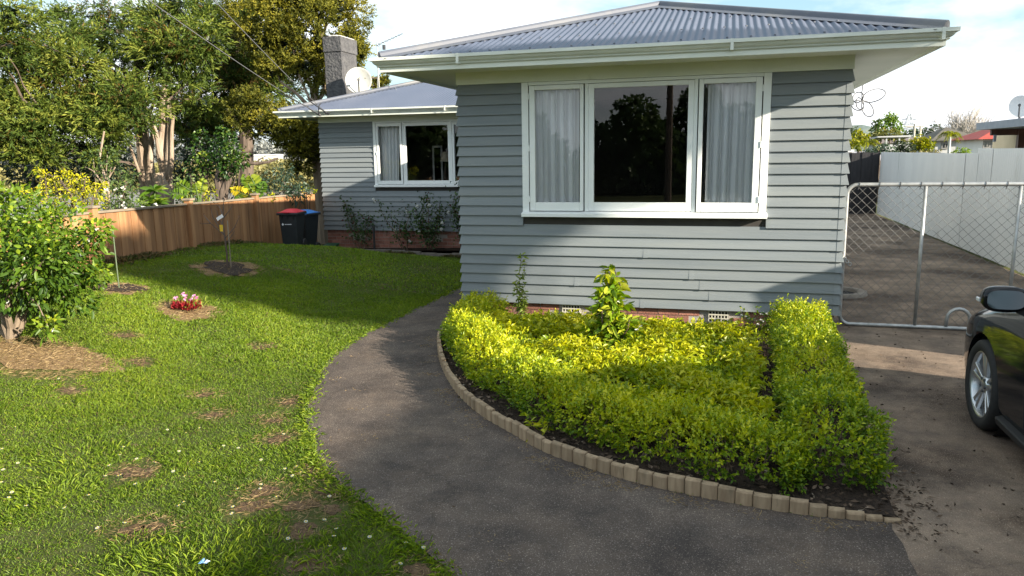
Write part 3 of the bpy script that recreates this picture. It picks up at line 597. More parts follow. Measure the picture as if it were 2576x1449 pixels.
# ================================================================== TIMBER FENCE
FW1 = mat('orange stained fence timber', (0.27, 0.128, 0.054), (0.41, 0.215, 0.098), scale=2.2, rough=0.8, bump=0.25, bscale=14, stretch=(4, 4, 0.35), rand=0.16, c3=(0.13, 0.065, 0.035), s3=0.9, f3=(0.55, 0.75))
FW2 = mat('grey weathered capping', (0.20, 0.16, 0.115), (0.27, 0.215, 0.155), scale=6, rough=0.85, bump=0.2, rand=0.08)
fence = empty('timber_fence', (-8.9, 8.8, 0)); fence.location = (0, 0, 0)
tag(fence, 'low orange-stained paling fence with capped posts along the lawn', 'fence')
def fpt(s): return FP0+FPD*s
FTOP = lambda s: 1.275-0.0165*s
s = -3.6; w = 0.145; i = 0
while s < 8.05:
    zt = FTOP(s)+random.uniform(-0.004, 0.004); q = fpt(s+w/2); zb = float(ground_z(*q))-0.06; lift = 0.010 if i % 2 else 0.0
    c = np.array([q[0], q[1], (zt+zb)/2]); d3 = np.array([FPD[0], FPD[1], 0]); n3 = np.array([-FNL[0], -FNL[1], 0])
    MB().obox(c+n3*lift, d3*(w*0.5-0.004+(0.007 if i % 2 else 0)), n3*0.0085, (0, 0, (zt-zb)/2)).build('paling', FW1, fence)
    s += w; i += 1
for k in range(-1, 4):
    s = 2.48*k; q = fpt(s); zt = FTOP(s)+0.085; zb = float(ground_z(*q))-0.2; d3 = np.array([FPD[0], FPD[1], 0]); n3 = np.array([-FNL[0], -FNL[1], 0])
    po = MB().obox(np.array([q[0], q[1], (zt+zb)/2])+n3*0.035, d3*0.055, n3*0.055, (0, 0, (zt-zb)/2)).build('post', FW1, fence, bevel=0.004)
    MB().obox(np.array([q[0], q[1], zt+0.017])+n3*0.035, d3*0.08, n3*0.08, (0, 0, 0.0165)).build('post_cap', FW2, po, bevel=0.004)
for k in range(-2, 4):
    a, b = 2.48*k+0.06, 2.48*(k+1)-0.06; a = max(a, -3.6); b = min(b, 8.1)
    if b <= a: continue
    A, B = fpt(a), fpt(b); d3 = np.array([B[0]-A[0], B[1]-A[1], FTOP(b)-FTOP(a)]); ln = np.linalg.norm(d3); c = np.array([(A[0]+B[0])/2, (A[1]+B[1])/2, (FTOP(a)+FTOP(b))/2+0.018]); n3 = np.array([-FNL[0], -FNL[1], 0])
    MB().obox(c, d3/2, n3*0.045, (0, 0, 0.016)).build('capping_rail', FW2, fence)

# ================================================================== IRON FENCES AND GATE
WFEN = mat('whitewashed corrugated iron', (0.77, 0.775, 0.77), (0.83, 0.83, 0.82), scale=2, rough=0.6, stretch=(1, 1, 0.4), c3=(0.42, 0.36, 0.27), s3=1.4, f3=(0.62, 0.9), rand=0.03)
BFEN = mat('black fence timber', (0.016, 0.015, 0.018), (0.03, 0.028, 0.032), scale=5, rough=0.7, stretch=(4, 4, 0.5), bump=0.1)
wfen = empty('corrugated_fence'); tag(wfen, 'tall white corrugated iron fence along the driveway', 'fence')
y = 7.3; i = 0
while y < 25.8:
    y1 = min(25.8, y+0.762); n = int((y1-y+0.07)/0.0105)+1; ys = np.linspace(y, y1+0.07, n); zt = 2.02 if y < 16.0 else (1.935+random.uniform(-0.008, 0.008)); zt += random.uniform(-0.006, 0.006)
    xx = 4.70+0.012*np.cos(2*PI*ys/0.0952)+0.010*math.sin(y*0.9)-(0.004 if i % 2 else 0)
    V = np.concatenate([np.column_stack([xx, ys, np.full(n, 0.03)]), np.column_stack([xx+0.02*math.sin(y), ys, np.full(n, zt)])]); k = np.arange(n-1)
    npmesh('iron_sheet', V, np.stack([k, k+1, n+k+1, n+k], -1), WFEN, wfen, smooth=True); y = y1; i += 1
for yy in np.arange(7.6, 25.8, 2.4): bx('post', FW2, wfen, 4.74, 4.83, yy, yy+0.09, -0.2, 1.9)
bx('rail', FW2, wfen, 4.735, 4.78, 7.3, 25.8, 1.45, 1.53); bx('rail', FW2, wfen, 4.735, 4.78, 7.3, 25.8, 0.4, 0.48)
DEBR = mat('fence foot debris', (0.10, 0.07, 0.05), (0.16, 0.12, 0.08), scale=20, rough=1.0, bump=1, bscale=50)
bfen = empty('board_fence'); tag(bfen, 'black vertical board fence closing off the far end of the driveway', 'fence')
x = 1.30; i = 0
while x < 4.66:
    w = 0.15; lift = -0.022 if i % 2 else 0.0
    bx('fence_board', BFEN, bfen, x, min(4.66, x+w+0.012), 25.86+lift, 25.878+lift, 0.02, 1.93+random.uniform(-0.012, 0.012)); x += w; i += 1
bx('rail', BFEN, bfen, 1.30, 4.66, 25.885, 25.93, 1.5, 1.6); bx('rail', BFEN, bfen, 1.30, 4.66, 25.885, 25.93, 0.35, 0.45)
# chain-link gate
gate = empty('chain_link_gate', (1.36, 9.28, 0)); tag(gate, 'galvanised chain-link driveway gate with rounded pipe frame', 'gate')
GW, GH, g0 = 3.2, 1.645, 0.03
def arc(cx_, cz_, r, a0, a1, n=7): return [(cx_+r*math.cos(a), 0, cz_+r*math.sin(a)) for a in np.linspace(a0, a1, n)]
rr = 0.11
MB().tube(arc(rr, g0+rr, rr, 1.5*PI, PI)[::1] + arc(rr, GH-rr, rr, PI, PI/2) + [(GW-rr, 0, GH)] + arc(GW-rr, GH-rr, rr, PI/2, 0)[1:] + arc(GW-rr, g0+rr, rr, 0, -PI/2)+[(rr, 0, g0)], 0.022, 10, cap=False).build('frame', GALV, gate, True)
for x in (0.80, 1.72, 2.5): MB().tube([(x, 0, g0+0.02), (x, 0, GH-0.02)], 0.019, 8).build('upright', GALV, gate, True)
MB().tube([(1.12, 0, g0+0.02)]+arc(1.24, g0+0.11, 0.115, PI, 0, 9)+[(1.355, 0, g0+0.02)], 0.02, 8).build('lift_hoop', GALV, gate, True)
mesh = MB(); pit = 0.105
def zig(sgn):
    k = -int(GH/pit)-1
    while k*pit < GW+GH:
        x0_ = k*pit; z0_, z1_ = 0.24 if False else g0+0.02, GH-0.02
        xa, xb = (x0_, x0_+(z1_-z0_)) if sgn > 0 else (x0_+(z1_-z0_), x0_)
        # clip to the frame
        def cl_(xa, za, xb, zb):
            t0, t1 = 0.0, 1.0; dx = xb-xa
            for lo in ((0.03-xa)/dx if dx else 0, (GW-0.03-xa)/dx if dx else 0): pass
            ta, tb = sorted(((0.03-xa)/dx, (GW-0.03-xa)/dx)); t0, t1 = max(t0, ta), min(t1, tb)
            if t0 >= t1: return None
            return (xa+dx*t0, za+(zb-za)*t0), (xa+dx*t1, za+(zb-za)*t1)
        c = cl_(xa, z0_, xb, z1_)
        if c:
            (ax_, az_), (bx_, bz_) = c; n = max(2, int(abs(az_-bz_)/(pit/2)))
            pts = [(ax_+(bx_-ax_)*q/n, 0.004*sgn*(1 if q % 2 else -1), az_+(bz_-az_)*q/n) for q in range(n+1)]; mesh.tube(pts, 0.0021, 4, cap=False)
        k += 1
zig(1); zig(-1)
tag(mesh.build('wire_mesh', mat('dull gate wire', (0.15, 0.15, 0.145), (0.22, 0.21, 0.20), scale=20, rough=0.6, metal=0.3), gate), kind='stuff')
ties = MB()
for x in np.arange(0.12, GW-0.1, 0.21): ties.tube([(x-0.008, 0, GH-0.055)]+[(x+0.02*0.0+0.004*math.sin(a), 0.027*math.cos(a), GH+0.027*math.sin(a)) for a in np.linspace(-PI/2, 1.4*PI, 8)], 0.0045, 5)
tag(ties.build('wire_ties', GREYM, gate), kind='stuff')
pk = MB()
for k in range(5): pk.tube([(-0.05+0.03*k+0.018*math.cos(a), -0.03+0.02*math.sin(a)*(k % 2), 0.86-0.03*k+0.018*math.sin(a)) for a in np.linspace(0, 2*PI, 9)], 0.006, 5, cap=False)
pk.build('latch_chain', GALV, gate, True)
# drain collar in the drive
dr_ = empty('drain', (1.62, 11.4, 0.008)); tag(dr_, 'round concrete drain collar set into the driveway by the house wall', 'drain')
COLL = mat('pale concrete collar', (0.22, 0.19, 0.16), (0.30, 0.26, 0.22), scale=12, rough=0.9, bump=0.3)
MB().lathe([(0.40, 0.0), (0.39, 0.045), (0.36, 0.05), (0.27, 0.045), (0.26, -0.03), (0, -0.03)], n=32).build('collar', COLL, dr_, True); MB().lathe([(0, 0.006), (0.25, 0.006), (0.255, -0.01)], n=32).build('grate', DARK, dr_)

# ================================================================== WHEELIE BINS
BINM = mat('charcoal bin plastic', (0.014, 0.018, 0.022), (0.022, 0.026, 0.030), rough=0.5, scale=8)
REDL = mat('red lid plastic', (0.58, 0.015, 0.035), (0.66, 0.025, 0.05), rough=0.45); BLUL = mat('blue lid plastic', (0.035, 0.20, 0.62), (0.05, 0.25, 0.70), rough=0.45)
LOGO = mat('white print', (0.75, 0.77, 0.80), rough=0.6)
def bin_(loc, rz, s, lidm, label, logo):
    t = empty('wheelie_bin', loc, rz); tag(t, label, 'bin', 'wheelie bins by the fence'); w0, w1, d0, d1, h = 0.20*s, 0.245*s, 0.22*s, 0.28*s, 0.90*s
    mb = MB(); mb.hexa([(-w0, -d0, 0.02), (w0, -d0, 0.02), (w0, d0-0.06, 0.02), (-w0, d0-0.06, 0.02), (-w1, -d1, h), (w1, -d1, h), (w1, d1, h), (-w1, d1, h)]); mb.build('body', BINM, t, bevel=0.02)
    MB().box(-w1-0.035, w1+0.035, -d1-0.035, d1+0.03, h-0.005, h+0.045).build('rim', BINM, t, bevel=0.012)
    for x in (-0.6, 0.0, 0.6): MB().hexa([(x*w1-0.012, -d1-0.025, h-0.01), (x*w1+0.012, -d1-0.025, h-0.01), (x*w1+0.012, -d1+0.01, h-0.01), (x*w1-0.012, -d1+0.01, h-0.01), (x*w1-0.01, -d1+0.005, h-0.11), (x*w1+0.01, -d1+0.005, h-0.11), (x*w1+0.01, -d1+0.02, h-0.11), (x*w1-0.01, -d1+0.02, h-0.11)]).build('rib', BINM, t)
    z = h+0.046; a, b = w1+0.02, d1+0.03; ld = MB(); N = 9; V = []; F = []
    for i in range(N):
        for j in range(N):
            u, v = i/(N-1)*2-1, j/(N-1)*2-1; V.append((u*a, v*b, z+0.085*s*(1-abs(u)**3.5)*(1-abs(v)**3)*(0.85+0.15*v)+(0.012 if abs(u) < 0.55 and abs(v) < 0.5 else 0)))
    for i in range(N-1):
        for j in range(N-1): F.append((i*N+j, (i+1)*N+j, (i+1)*N+j+1, i*N+j+1))
    ld.add(V, F); ld.box(-a, a, -b, b, z-0.0, z+0.012); ld.box(-0.07, 0.07, -b-0.02, -b, z, z+0.02); lo = ld.build('lid', lidm, t, True); 
    MB().tube([(-w1+0.03, d1+0.06, h+0.03), (w1-0.03, d1+0.06, h+0.03)], 0.018, 8).build('handle', BINM, t)
    for sx in (-1, 1): MB().lathe([(0, -0.025), (0.085, -0.025), (0.1, -0.015), (0.1, 0.015), (0.085, 0.025), (0.06, 0.02), (0, 0.02)], (sx*(w0+0.025), d0-0.04, 0.10), (1, 0, 0), 20).build('wheel', WIREM, t, True)
    if logo:
        yf = lambda z: -d0-(d1-d0)*(z-0.02)/(h-0.02)-0.004
        lz = h-0.20; lx = -0.12; q = 0.032; MB().add([(lx-q*0.8, yf(lz), lz), (lx, yf(lz-q), lz-q), (lx+q*0.8, yf(lz), lz), (lx, yf(lz+q), lz+q)], [(0, 1, 2, 3)]).build('diamond_emblem', LOGO, t)
        g = MB(); x = lx+0.045
        for k, (ww_, hh) in enumerate([(9, 12), (8, 12), (9, 10), (4, 14), (9, 10), (8, 12), (9, 12), (9, 12), (8, 12), (9, 14), (9, 12)]): g.add([(x, yf(lz-0.006), lz-0.008), (x+ww_*0.0013, yf(lz-0.006), lz-0.008), (x+ww_*0.0013, yf(lz), lz-0.008+hh*0.0014), (x, yf(lz), lz-0.008+hh*0.0014)], [(0, 1, 2, 3)]); x += ww_*0.0013+0.003
        g.build('lettering', LOGO, t)
def by_fence(x, y, off):
    for D in np.arange(10, 19, 0.02):
        p = atD(x, y, D)
        if -((p[0]-FP0[0])*FNL[0]+(p[1]-FP0[1])*FNL[1]) <= off: break
    p[2] = gz(p); return p
b1p = by_fence(740, 629, 0.62); b2p = by_fence(770, 624, 0.40)
bin_(tuple(b1p), 0.15, 0.82, REDL, 'charcoal wheelie bin with a red lid', True)
bin_(tuple(b2p), -0.1, 0.93, BLUL, 'larger charcoal wheelie bin with a blue lid', False)

# ================================================================== GARDEN EDGING
PEG = mat('grey-tan edging timber', (0.23, 0.16, 0.098), (0.36, 0.265, 0.17), scale=9, rough=0.85, bump=0.25, bscale=30, stretch=(3, 3, 0.6), rand=0.14, c3=(0.16, 0.125, 0.08), s3=5, f3=(0.55, 0.8))
edg = empty('garden_edging'); tag(edg, 'curved border of short timber half-round pegs around the front bed', 'garden edging')
acc = 0.0; pts = [np.array(p) for p in EDGE_S]; cum = [0.0]
for a, b in zip(pts[:-1], pts[1:]): cum.append(cum[-1]+np.linalg.norm(b-a))
def epos(s): i = min(max(np.searchsorted(cum, s)-1, 0), len(pts)-2); t = (s-cum[i])/(cum[i+1]-cum[i]); return pts[i]+(pts[i+1]-pts[i])*t, (pts[i+1]-pts[i])/np.linalg.norm(pts[i+1]-pts[i])
s = 0.0; k = 0
while s < cum[-1]-0.02:
    w = 0.098+random.uniform(-0.006, 0.006); p, d = epos(s+w/2); nrm = np.array([d[1], -d[0]])
    f = s/cum[-1]; h = 0.100+random.uniform(-0.012, 0.012); 
    if f > 0.90: h = 0.100-(f-0.90)*0.8+random.uniform(-0.005, 0.005)
    h = max(0.02, h); tilt = random.uniform(-0.02, 0.02); V = []; F = []; n = 6
    for zz, inset in ((-0.08, 0.0), (h-0.008, 0.0), (h, 0.006)):
        for q in range(n+1):
            a = PI*q/n; u = -(w/2-0.002-inset)*math.cos(a); o = (0.011-inset)*math.sin(a); pp = p+d*u+nrm*o; V.append((pp[0], pp[1], zz+tilt*u*(1 if zz > 0 else 0)))
        V.append((*(p+d*(w/2-0.002)-nrm*0.03), zz)); V.append((*(p-d*(w/2-0.002)-nrm*0.03), zz))
    r = n+3
    for L_ in (0, 1):
        for q in range(r): q2 = (q+1) % r; F.append((L_*r+q, L_*r+q2, (L_+1)*r+q2, (L_+1)*r+q))
    F.append(tuple(2*r+q for q in range(r)))
    MB().add(V, F).build('edging_peg', PEG, edg); s += w; k += 1
# low block edging of the back bed
bed2 = empty('block_edging'); tag(bed2, 'low row of grey concrete blocks in front of the rear wing bed', 'garden edging')
BLK = mat('grey block', (0.14, 0.12, 0.10), (0.20, 0.175, 0.15), scale=10, rough=0.95, bump=0.3, rand=0.12)
x = -9.2
while x < -3.9: z = gz((x, 16.4)); bx('edging_block', BLK, bed2, x, x+0.38, 16.36, 16.44, z-0.1, z+0.10+random.uniform(-0.02, 0.02)); x += 0.39
gb = empty('green_box', (-9.35, 16.6, gz((-9.35, 16.6)))); tag(gb, 'small dark green plastic box by the wing corner', 'box')
MB().hexa([(-0.13, -0.1, 0.0), (0.13, -0.1, 0.0), (0.13, 0.1, 0.0), (-0.13, 0.1, 0.0), (-0.15, -0.12, 0.16), (0.15, -0.12, 0.16), (0.15, 0.12, 0.2), (-0.15, 0.12, 0.2)]).build('body', mat('dark green plastic', (0.01, 0.05, 0.03), rough=0.5), gb, bevel=0.01); MB().obox((0, 0, 0.19), (0.16, 0, 0), (0, 0.13, 0.02), (0, 0, 0.012)).build('lid', mat('green lid plastic', (0.02, 0.09, 0.055), rough=0.4), gb)
st = empty('garden_post', (-8.15, 16.55, gz((-8.15, 16.55)))); tag(st, 'short black stake among the rose bushes', 'stake')
MB().tube([(0, 0, -0.1), (0.005, 0, 0.62)], 0.028, 8).build('stake', WIREM, st); MB().lathe([(0, 0.62), (0.035, 0.62), (0.03, 0.66), (0, 0.665)], n=8).build('stake_top', WIREM, st)

# ================================================================== CAR
PAINT = mat('black car paint', (0.006, 0.007, 0.010), (0.008, 0.009, 0.012), rough=0.07, coat=0.0, spec=0.32)
TYRE = mat('tyre rubber', (0.012, 0.012, 0.013), (0.018, 0.018, 0.018), rough=0.8, scale=30); ALLOY = mat('silver alloy', (0.52, 0.54, 0.56), (0.58, 0.59, 0.61), rough=0.28, metal=0.85)
CGLASS = mat('dark car glass', (0.01, 0.012, 0.014), rough=0.03, spec=0.8, coat=1.0); BLKP = mat('black trim plastic', (0.015, 0.015, 0.016), rough=0.6)
LAMPG = mat('clear lamp plastic', (0.55, 0.57, 0.6), rough=0.1); MIRR = mat('mirror glass', (0.55, 0.60, 0.66), rough=0.02, metal=1.0)
car = empty('car', (2.74, 4.75, 0.008)); tag(car, 'black parked car with silver alloy wheels on the driveway', 'car')
# stations along Y (front = +Y): y, half width at sill, at belt, belt z, deck z (top of centre), roof half width, roof z
ST = [(-2.22, 0.62, 0.66, 0.62, 0.66, 0.5, 0.70), (-2.15, 0.74, 0.78, 0.80, 0.92, 0.60, 0.98), (-1.95, 0.80, 0.83, 0.90, 1.18, 0.56, 1.30), (-1.4, 0.84, 0.86, 0.93, 1.40, 0.55, 1.43), (-0.6, 0.86, 0.875, 0.93, 1.45, 0.57, 1.475), (0.1, 0.865, 0.88, 0.92, 1.44, 0.57, 1.465), (0.42, 0.865, 0.88, 0.915, 1.28, 0.60, 1.31), (0.72, 0.87, 0.882, 0.91, 1.05, 0.66, 1.08), (0.98, 0.875, 0.885, 0.895, 0.965, 0.68, 0.99), (1.25, 0.885, 0.89, 0.86, 0.94, 0.66, 0.965), (1.55, 0.87, 0.885, 0.80, 0.90, 0.62, 0.93), (1.85, 0.82, 0.845, 0.73, 0.83, 0.56, 0.86), (2.05, 0.70, 0.74, 0.65, 0.72, 0.48, 0.75), (2.14, 0.55, 0.58, 0.54, 0.58, 0.4, 0.60)]
V = []; F = []
for y, ws, wb, zb, zd, wr, zr in ST:
    half = [(ws*0.94, 0.17), (ws, 0.22), (wb*1.005, 0.45), (wb, zb-0.14), (wb*0.985, zb-0.04), (wb*0.955, zb), (wb*0.5+wr*0.5, (zb+zd)/2+0.01), (wr*1.03, zd), (wr*0.86, zr-0.012), (wr*0.4, zr), ]
    ring = [(-a, y, z) for a, z in half]+[(a, y, z) for a, z in half[::-1]]; V += ring
R_ = 20
for i in range(len(ST)-1):
    for q in range(R_): q2 = (q+1) % R_; F.append((i*R_+q, (i+1)*R_+q, (i+1)*R_+q2, i*R_+q2))
F.append(tuple(range(R_))); F.append(tuple((len(ST)-1)*R_+q for q in range(R_-1, -1, -1)))
body = MB().add(V, F).build('body', PAINT, car, True)
sub = body.modifiers.new('s', 'SUBSURF'); sub.levels = 3; sub.render_levels = 3
cuts = []
for wy in (1.24, -1.42):
    for sx in (-1, 1):
        c = MB().lathe([(0.0, -0.16), (0.375, -0.16), (0.375, 0.25), (0.0, 0.25)], (sx*0.86, wy, 0.325), (sx, 0, 0), 40); o = c.build('cut', DARK, car); b = body.modifiers.new('b', 'BOOLEAN'); b.object = o; b.operation = 'DIFFERENCE'; b.solver = 'EXACT'; cuts.append(o)
bpy.context.view_layer.update(); dg = bpy.context.evaluated_depsgraph_get(); me = bpy.data.meshes.new_from_object(body.evaluated_get(dg)); body.modifiers.clear(); body.data = me
for o in cuts: bpy.data.objects.remove(o)
me.shade_smooth()
try: me.set_sharp_from_angle(angle=math.radians(38))
except Exception: pass
for wy in (1.24, -1.42):
    for sx in (-1, 1):
        wz = 0.325; wx = sx*0.79; w_ = empty('wheel', (wx, wy, wz)); w_.parent = car
        MB().lathe([(0.24, -0.10), (0.30, -0.105), (0.325, -0.085), (0.331, -0.03), (0.331, 0.03), (0.325, 0.085), (0.30, 0.105), (0.245, 0.095), (0.24, 0.05)], ax=(sx, 0, 0), n=48).build('tyre', TYRE, w_, True)
        MB().lathe([(0.246, 0.088), (0.236, 0.092), (0.225, 0.07), (0.215, 0.0), (0.215, -0.09)], ax=(sx, 0, 0), n=48).build('rim', ALLOY, w_, True)
        MB().lathe([(0.214, -0.03), (0.0, -0.03)], ax=(sx, 0, 0), n=32).build('brake_disc', GREYM, w_)
        for k in range(5):
            a0 = 2*PI*k/5+0.3
            for off in (-0.16, 0.16):
                mb = MB()
                e0 = np.array([0, math.cos(a0+off*1.5), math.sin(a0+off*1.5)]); e1 = np.array([0, math.cos(a0+off), math.sin(a0+off)]); s0 = np.array([0, -math.sin(a0), math.cos(a0)]); ax_ = np.array([sx, 0, 0.0])
                pi, po = e0*0.05, e1*0.228
                mb.hexa([pi-s0*0.014+ax_*0.035, pi+s0*0.014+ax_*0.035, po+s0*0.022+ax_*0.05, po-s0*0.022+ax_*0.05, pi-s0*0.010+ax_*0.066, pi+s0*0.010+ax_*0.066, po+s0*0.016+ax_*0.078, po-s0*0.016+ax_*0.078]); mb.build('spoke', ALLOY, w_, bevel=0.005)
        MB().lathe([(0.062, 0.03), (0.062, 0.066), (0.04, 0.074), (0.0, 0.076)], ax=(sx, 0, 0), n=24).build('hub_cap', ALLOY, w_, True)
        nuts = MB(); [nuts.lathe([(0.011, 0.06), (0.011, 0.08), (0, 0.082)], (0, 0.047*math.cos(2*PI*k/5+0.9), 0.047*math.sin(2*PI*k/5+0.9)), (sx, 0, 0), 8) for k in range(5)]; nuts.build('wheel_nuts', GREYM, w_)
        # dark liner inside the arch
        MB().lathe([(0.372, -0.15), (0.372, 0.04)], (sx*0.0, 0, 0), (sx, 0, 0), 40).build('arch_liner', BLKP, w_)
for sx in (-1, 1):
    t = empty('side_mirror', (sx*0.93, 0.52, 1.03)); t.parent = car
    mb = MB(); V = []; F = []
    for i, (yy, rx, rz) in enumerate([(-0.075, 0.118, 0.070), (-0.06, 0.128, 0.082), (0.0, 0.125, 0.078), (0.06, 0.10, 0.060), (0.10, 0.05, 0.03)]):
        for k in range(20): a = 2*PI*k/20; ca, sa = math.cos(a), math.sin(a); V.append((sx*0.10+rx*math.copysign(abs(ca)**0.7, ca), yy, 0.07+rz*math.copysign(abs(sa)**0.75, sa)))
    for i in range(4):
        for k in range(20): k2 = (k+1) % 20; F.append((i*20+k, i*20+k2, (i+1)*20+k2, (i+1)*20+k))
    F.append(tuple(4*20+k for k in range(20))); F.append(tuple(range(19, -1, -1))); mb.add(V, F); mb.build('mirror_shell', PAINT, t, True)
    V = [(sx*0.10+0.105*math.copysign(abs(math.cos(a))**0.6, math.cos(a)), -0.0775, 0.07+0.060*math.copysign(abs(math.sin(a))**0.6, math.sin(a))) for a in np.linspace(0, 2*PI, 28, endpoint=False)]; MB().add(V, [tuple(range(27, -1, -1)) if sx > 0 else tuple(range(27, -1, -1))]).build('mirror_glass', MIRR, t)
    MB().obox((sx*0.228, 0.01, 0.055), (0.006, 0, 0), (0, 0.03, 0), (0, 0, 0.012)).build('indicator_lamp', LAMPG, t, bevel=0.004); MB().hexa([(-sx*0.06, -0.03, -0.06), (sx*0.06, -0.03, 0.0), (sx*0.06, 0.04, 0.0), (-sx*0.06, 0.04, -0.06), (-sx*0.06, -0.03, 0.0), (sx*0.06, -0.03, 0.04), (sx*0.06, 0.04, 0.04), (-sx*0.06, 0.04, 0.0)]).build('mirror_arm', BLKP, t)
    # glasshouse, door seams, sill, lamps
    def gpt(y):
        r = np.array(ST); return [float(np.interp(y, r[:, 0], r[:, j])) for j in range(1, 7)]
    g = MB(); ys = np.linspace(-1.75, 0.55, 14); V = []
    for yy in ys:
        ws, wb, zb, zd, wr, zr = gpt(yy); V += [(sx*(wb*0.945), yy, zb+0.005), (sx*(wr*1.035+0.008), yy, max(zb+0.02, zd-0.05))]
    g.add(V, [(2*i, 2*i+2, 2*i+3, 2*i+1) for i in range(13)]).build('side_window', CGLASS, car, True)
    for yd in (0.42, -0.55): MB().tube([(sx*(gpt(yd)[0]*1.0+0.003), yd, 0.26), (sx*(gpt(yd)[1]+0.004), yd, 0.5), (sx*(gpt(yd)[1]*0.998), yd, gpt(yd)[2]-0.06)], 0.005, 5).build('door_seam', DARK, car)
    MB().hexa([(sx*0.80, -1.02, 0.15), (sx*0.80, 0.85, 0.15), (sx*0.885, 0.85, 0.16), (sx*0.885, -1.02, 0.16), (sx*0.82, -1.02, 0.24), (sx*0.82, 0.85, 0.24), (sx*0.90, 0.85, 0.215), (sx*0.90, -1.02, 0.215)]).build('sill', BLKP, car, bevel=0.01)
    MB().obox((sx*0.895, 0.05, 0.80), (0.012, 0, 0), (0, 0.11, 0), (0, 0, 0.014)).build('door_handle', PAINT, car, bevel=0.008)
    MB().obox((sx*0.50, 2.03, 0.60), (0.13, -0.05*sx, 0), (0.0, 0.03, -0.01), (0, 0, 0.045)).build('headlight', LAMPG, car, bevel=0.02)
    MB().obox((sx*0.70, -2.06, 0.82), (0.08, 0.02, 0), (0.0, 0.06, 0), (0, 0, 0.09)).build('tail_light', REDL, car, bevel=0.02)
ws_ = MB(); V = [(-0.60, 0.86, 1.02), (0.60, 0.86, 1.02), (0.52, 0.20, 1.45), (-0.52, 0.20, 1.45)]; ws_.add([(x, y+0.012, z+0.016) for x, y, z in V], [(0, 1, 2, 3)]).build('windscreen', CGLASS, car)
MB().add([(-0.55, -1.98, 1.02), (0.55, -1.98, 1.02), (0.50, -1.62, 1.385), (-0.50, -1.62, 1.385)][::-1], [(0, 1, 2, 3)]).build('rear_window', CGLASS, car); bx('number_plate', LOGO, car, -0.18, 0.18, 2.145, 2.155, 0.40, 0.50); bx('grille', BLKP, car, -0.42, 0.42, 2.10, 2.15, 0.30, 0.38)
# ================================================================== LAWN AND SMALL PLANTS
GRASS = leafmat('grass blade', [(0.0, (0.22, 0.17, 0.07)), (0.10, (0.13, 0.15, 0.03)), (0.30, (0.082, 0.150, 0.015)), (0.65, (0.190, 0.280, 0.024)), (1.0, (0.34, 0.40, 0.04))], trans=0.35, rough=0.5)
STRAW = leafmat('dry straw', [(0.0, (0.20, 0.13, 0.06)), (0.6, (0.40, 0.29, 0.14)), (1.0, (0.52, 0.40, 0.22))], trans=0.2)
BARE = mat('bare trampled earth', (0.085, 0.055, 0.034), (0.15, 0.10, 0.06), scale=30, rough=1.0, bump=1.0, bscale=70, spec=0.1)
DRYG = mat('dry grass mulch', (0.15, 0.095, 0.052), (0.27, 0.185, 0.10), scale=45, rough=1.0, bump=1.0, bscale=90, spec=0.1)
def blob(name, c, rx, ry, m, z=0.010, n=40, rot=0.0):
    out = []; ph = random.random()*6
    for k in range(n):
        a = 2*PI*k/n; q = 1+0.22*math.sin(2*a+ph)+0.14*math.sin(5*a+2*ph)+0.08*math.sin(9*a+ph*3); x, y = rx*q*math.cos(a), ry*q*math.sin(a)
        out.append((c[0]+x*math.cos(rot)-y*math.sin(rot), c[1]+x*math.sin(rot)+y*math.cos(rot)))
    V = [(x, y, float(ground_z(x, y))+z) for x, y in out]+[(c[0]+(x-c[0])*0.5, c[1]+(y-c[1])*0.5, float(ground_z(c[0]+(x-c[0])*0.5, c[1]+(y-c[1])*0.5))+z) for x, y in out]+[(c[0], c[1], float(ground_z(c[0], c[1]))+z)]
    F = [(k, (k+1) % n, n+(k+1) % n, n+k) for k in range(n)]+[(n+k, n+(k+1) % n, 2*n) for k in range(n)]
    o = MB().add(V, F).build(name, m); tag(o, kind='structure'); return out
bare_px = [(540, 1045, 32), (340, 1190, 60), (175, 985, 34), (352, 915, 34), (660, 875, 34), (515, 995, 26), (665, 1240, 50), (640, 1275, 60), (760, 1275, 60), (760, 1335, 60), (380, 1330, 40), (800, 1190, 44), (835, 1285, 40), (770, 1425, 60), (1060, 1440, 60), (330, 1335, 40), (730, 1012, 34), (700, 1105, 40), (315, 845, 30), (820, 1240, 36), (690, 1060, 26)]
BLOBS = []
for x, y, r in bare_px:
    p = G(x, y); dd = np.linalg.norm(p-O3); rx = r/FPX*dd; BLOBS.append((p[0], p[1], rx, rx*1.1)); blob('bare_patch', p, rx*0.62, rx*0.52, BARE, 0.004)
cit = G(22, 884); cit_c = cit+np.array([0.25, 0.02, 0])
blob('dry_grass_ring', cit_c, 0.66, 0.36, DRYG, 0.010, 48, 0.25); BLOBS.append((cit_c[0], cit_c[1], 0.74, 0.44))
sap = G(571, 676); blob('mulch_ring', sap, 0.40, 0.32, EARTH, 0.022); blob('dry_grass_ring', sap, 0.56, 0.46, DRYG, 0.012); BLOBS.append((sap[0], sap[1], 0.5, 0.42))
stk = G(300, 729); blob('mulch_ring', stk, 0.28, 0.22, EARTH, 0.02); blob('dry_grass_ring', stk, 0.38, 0.3, DRYG, 0.012); BLOBS.append((stk[0], stk[1], 0.33, 0.28))
flw = G(470, 783); blob('dry_grass_ring', flw, 0.42, 0.30, DRYG, 0.012); BLOBS.append((flw[0], flw[1], 0.36, 0.26))
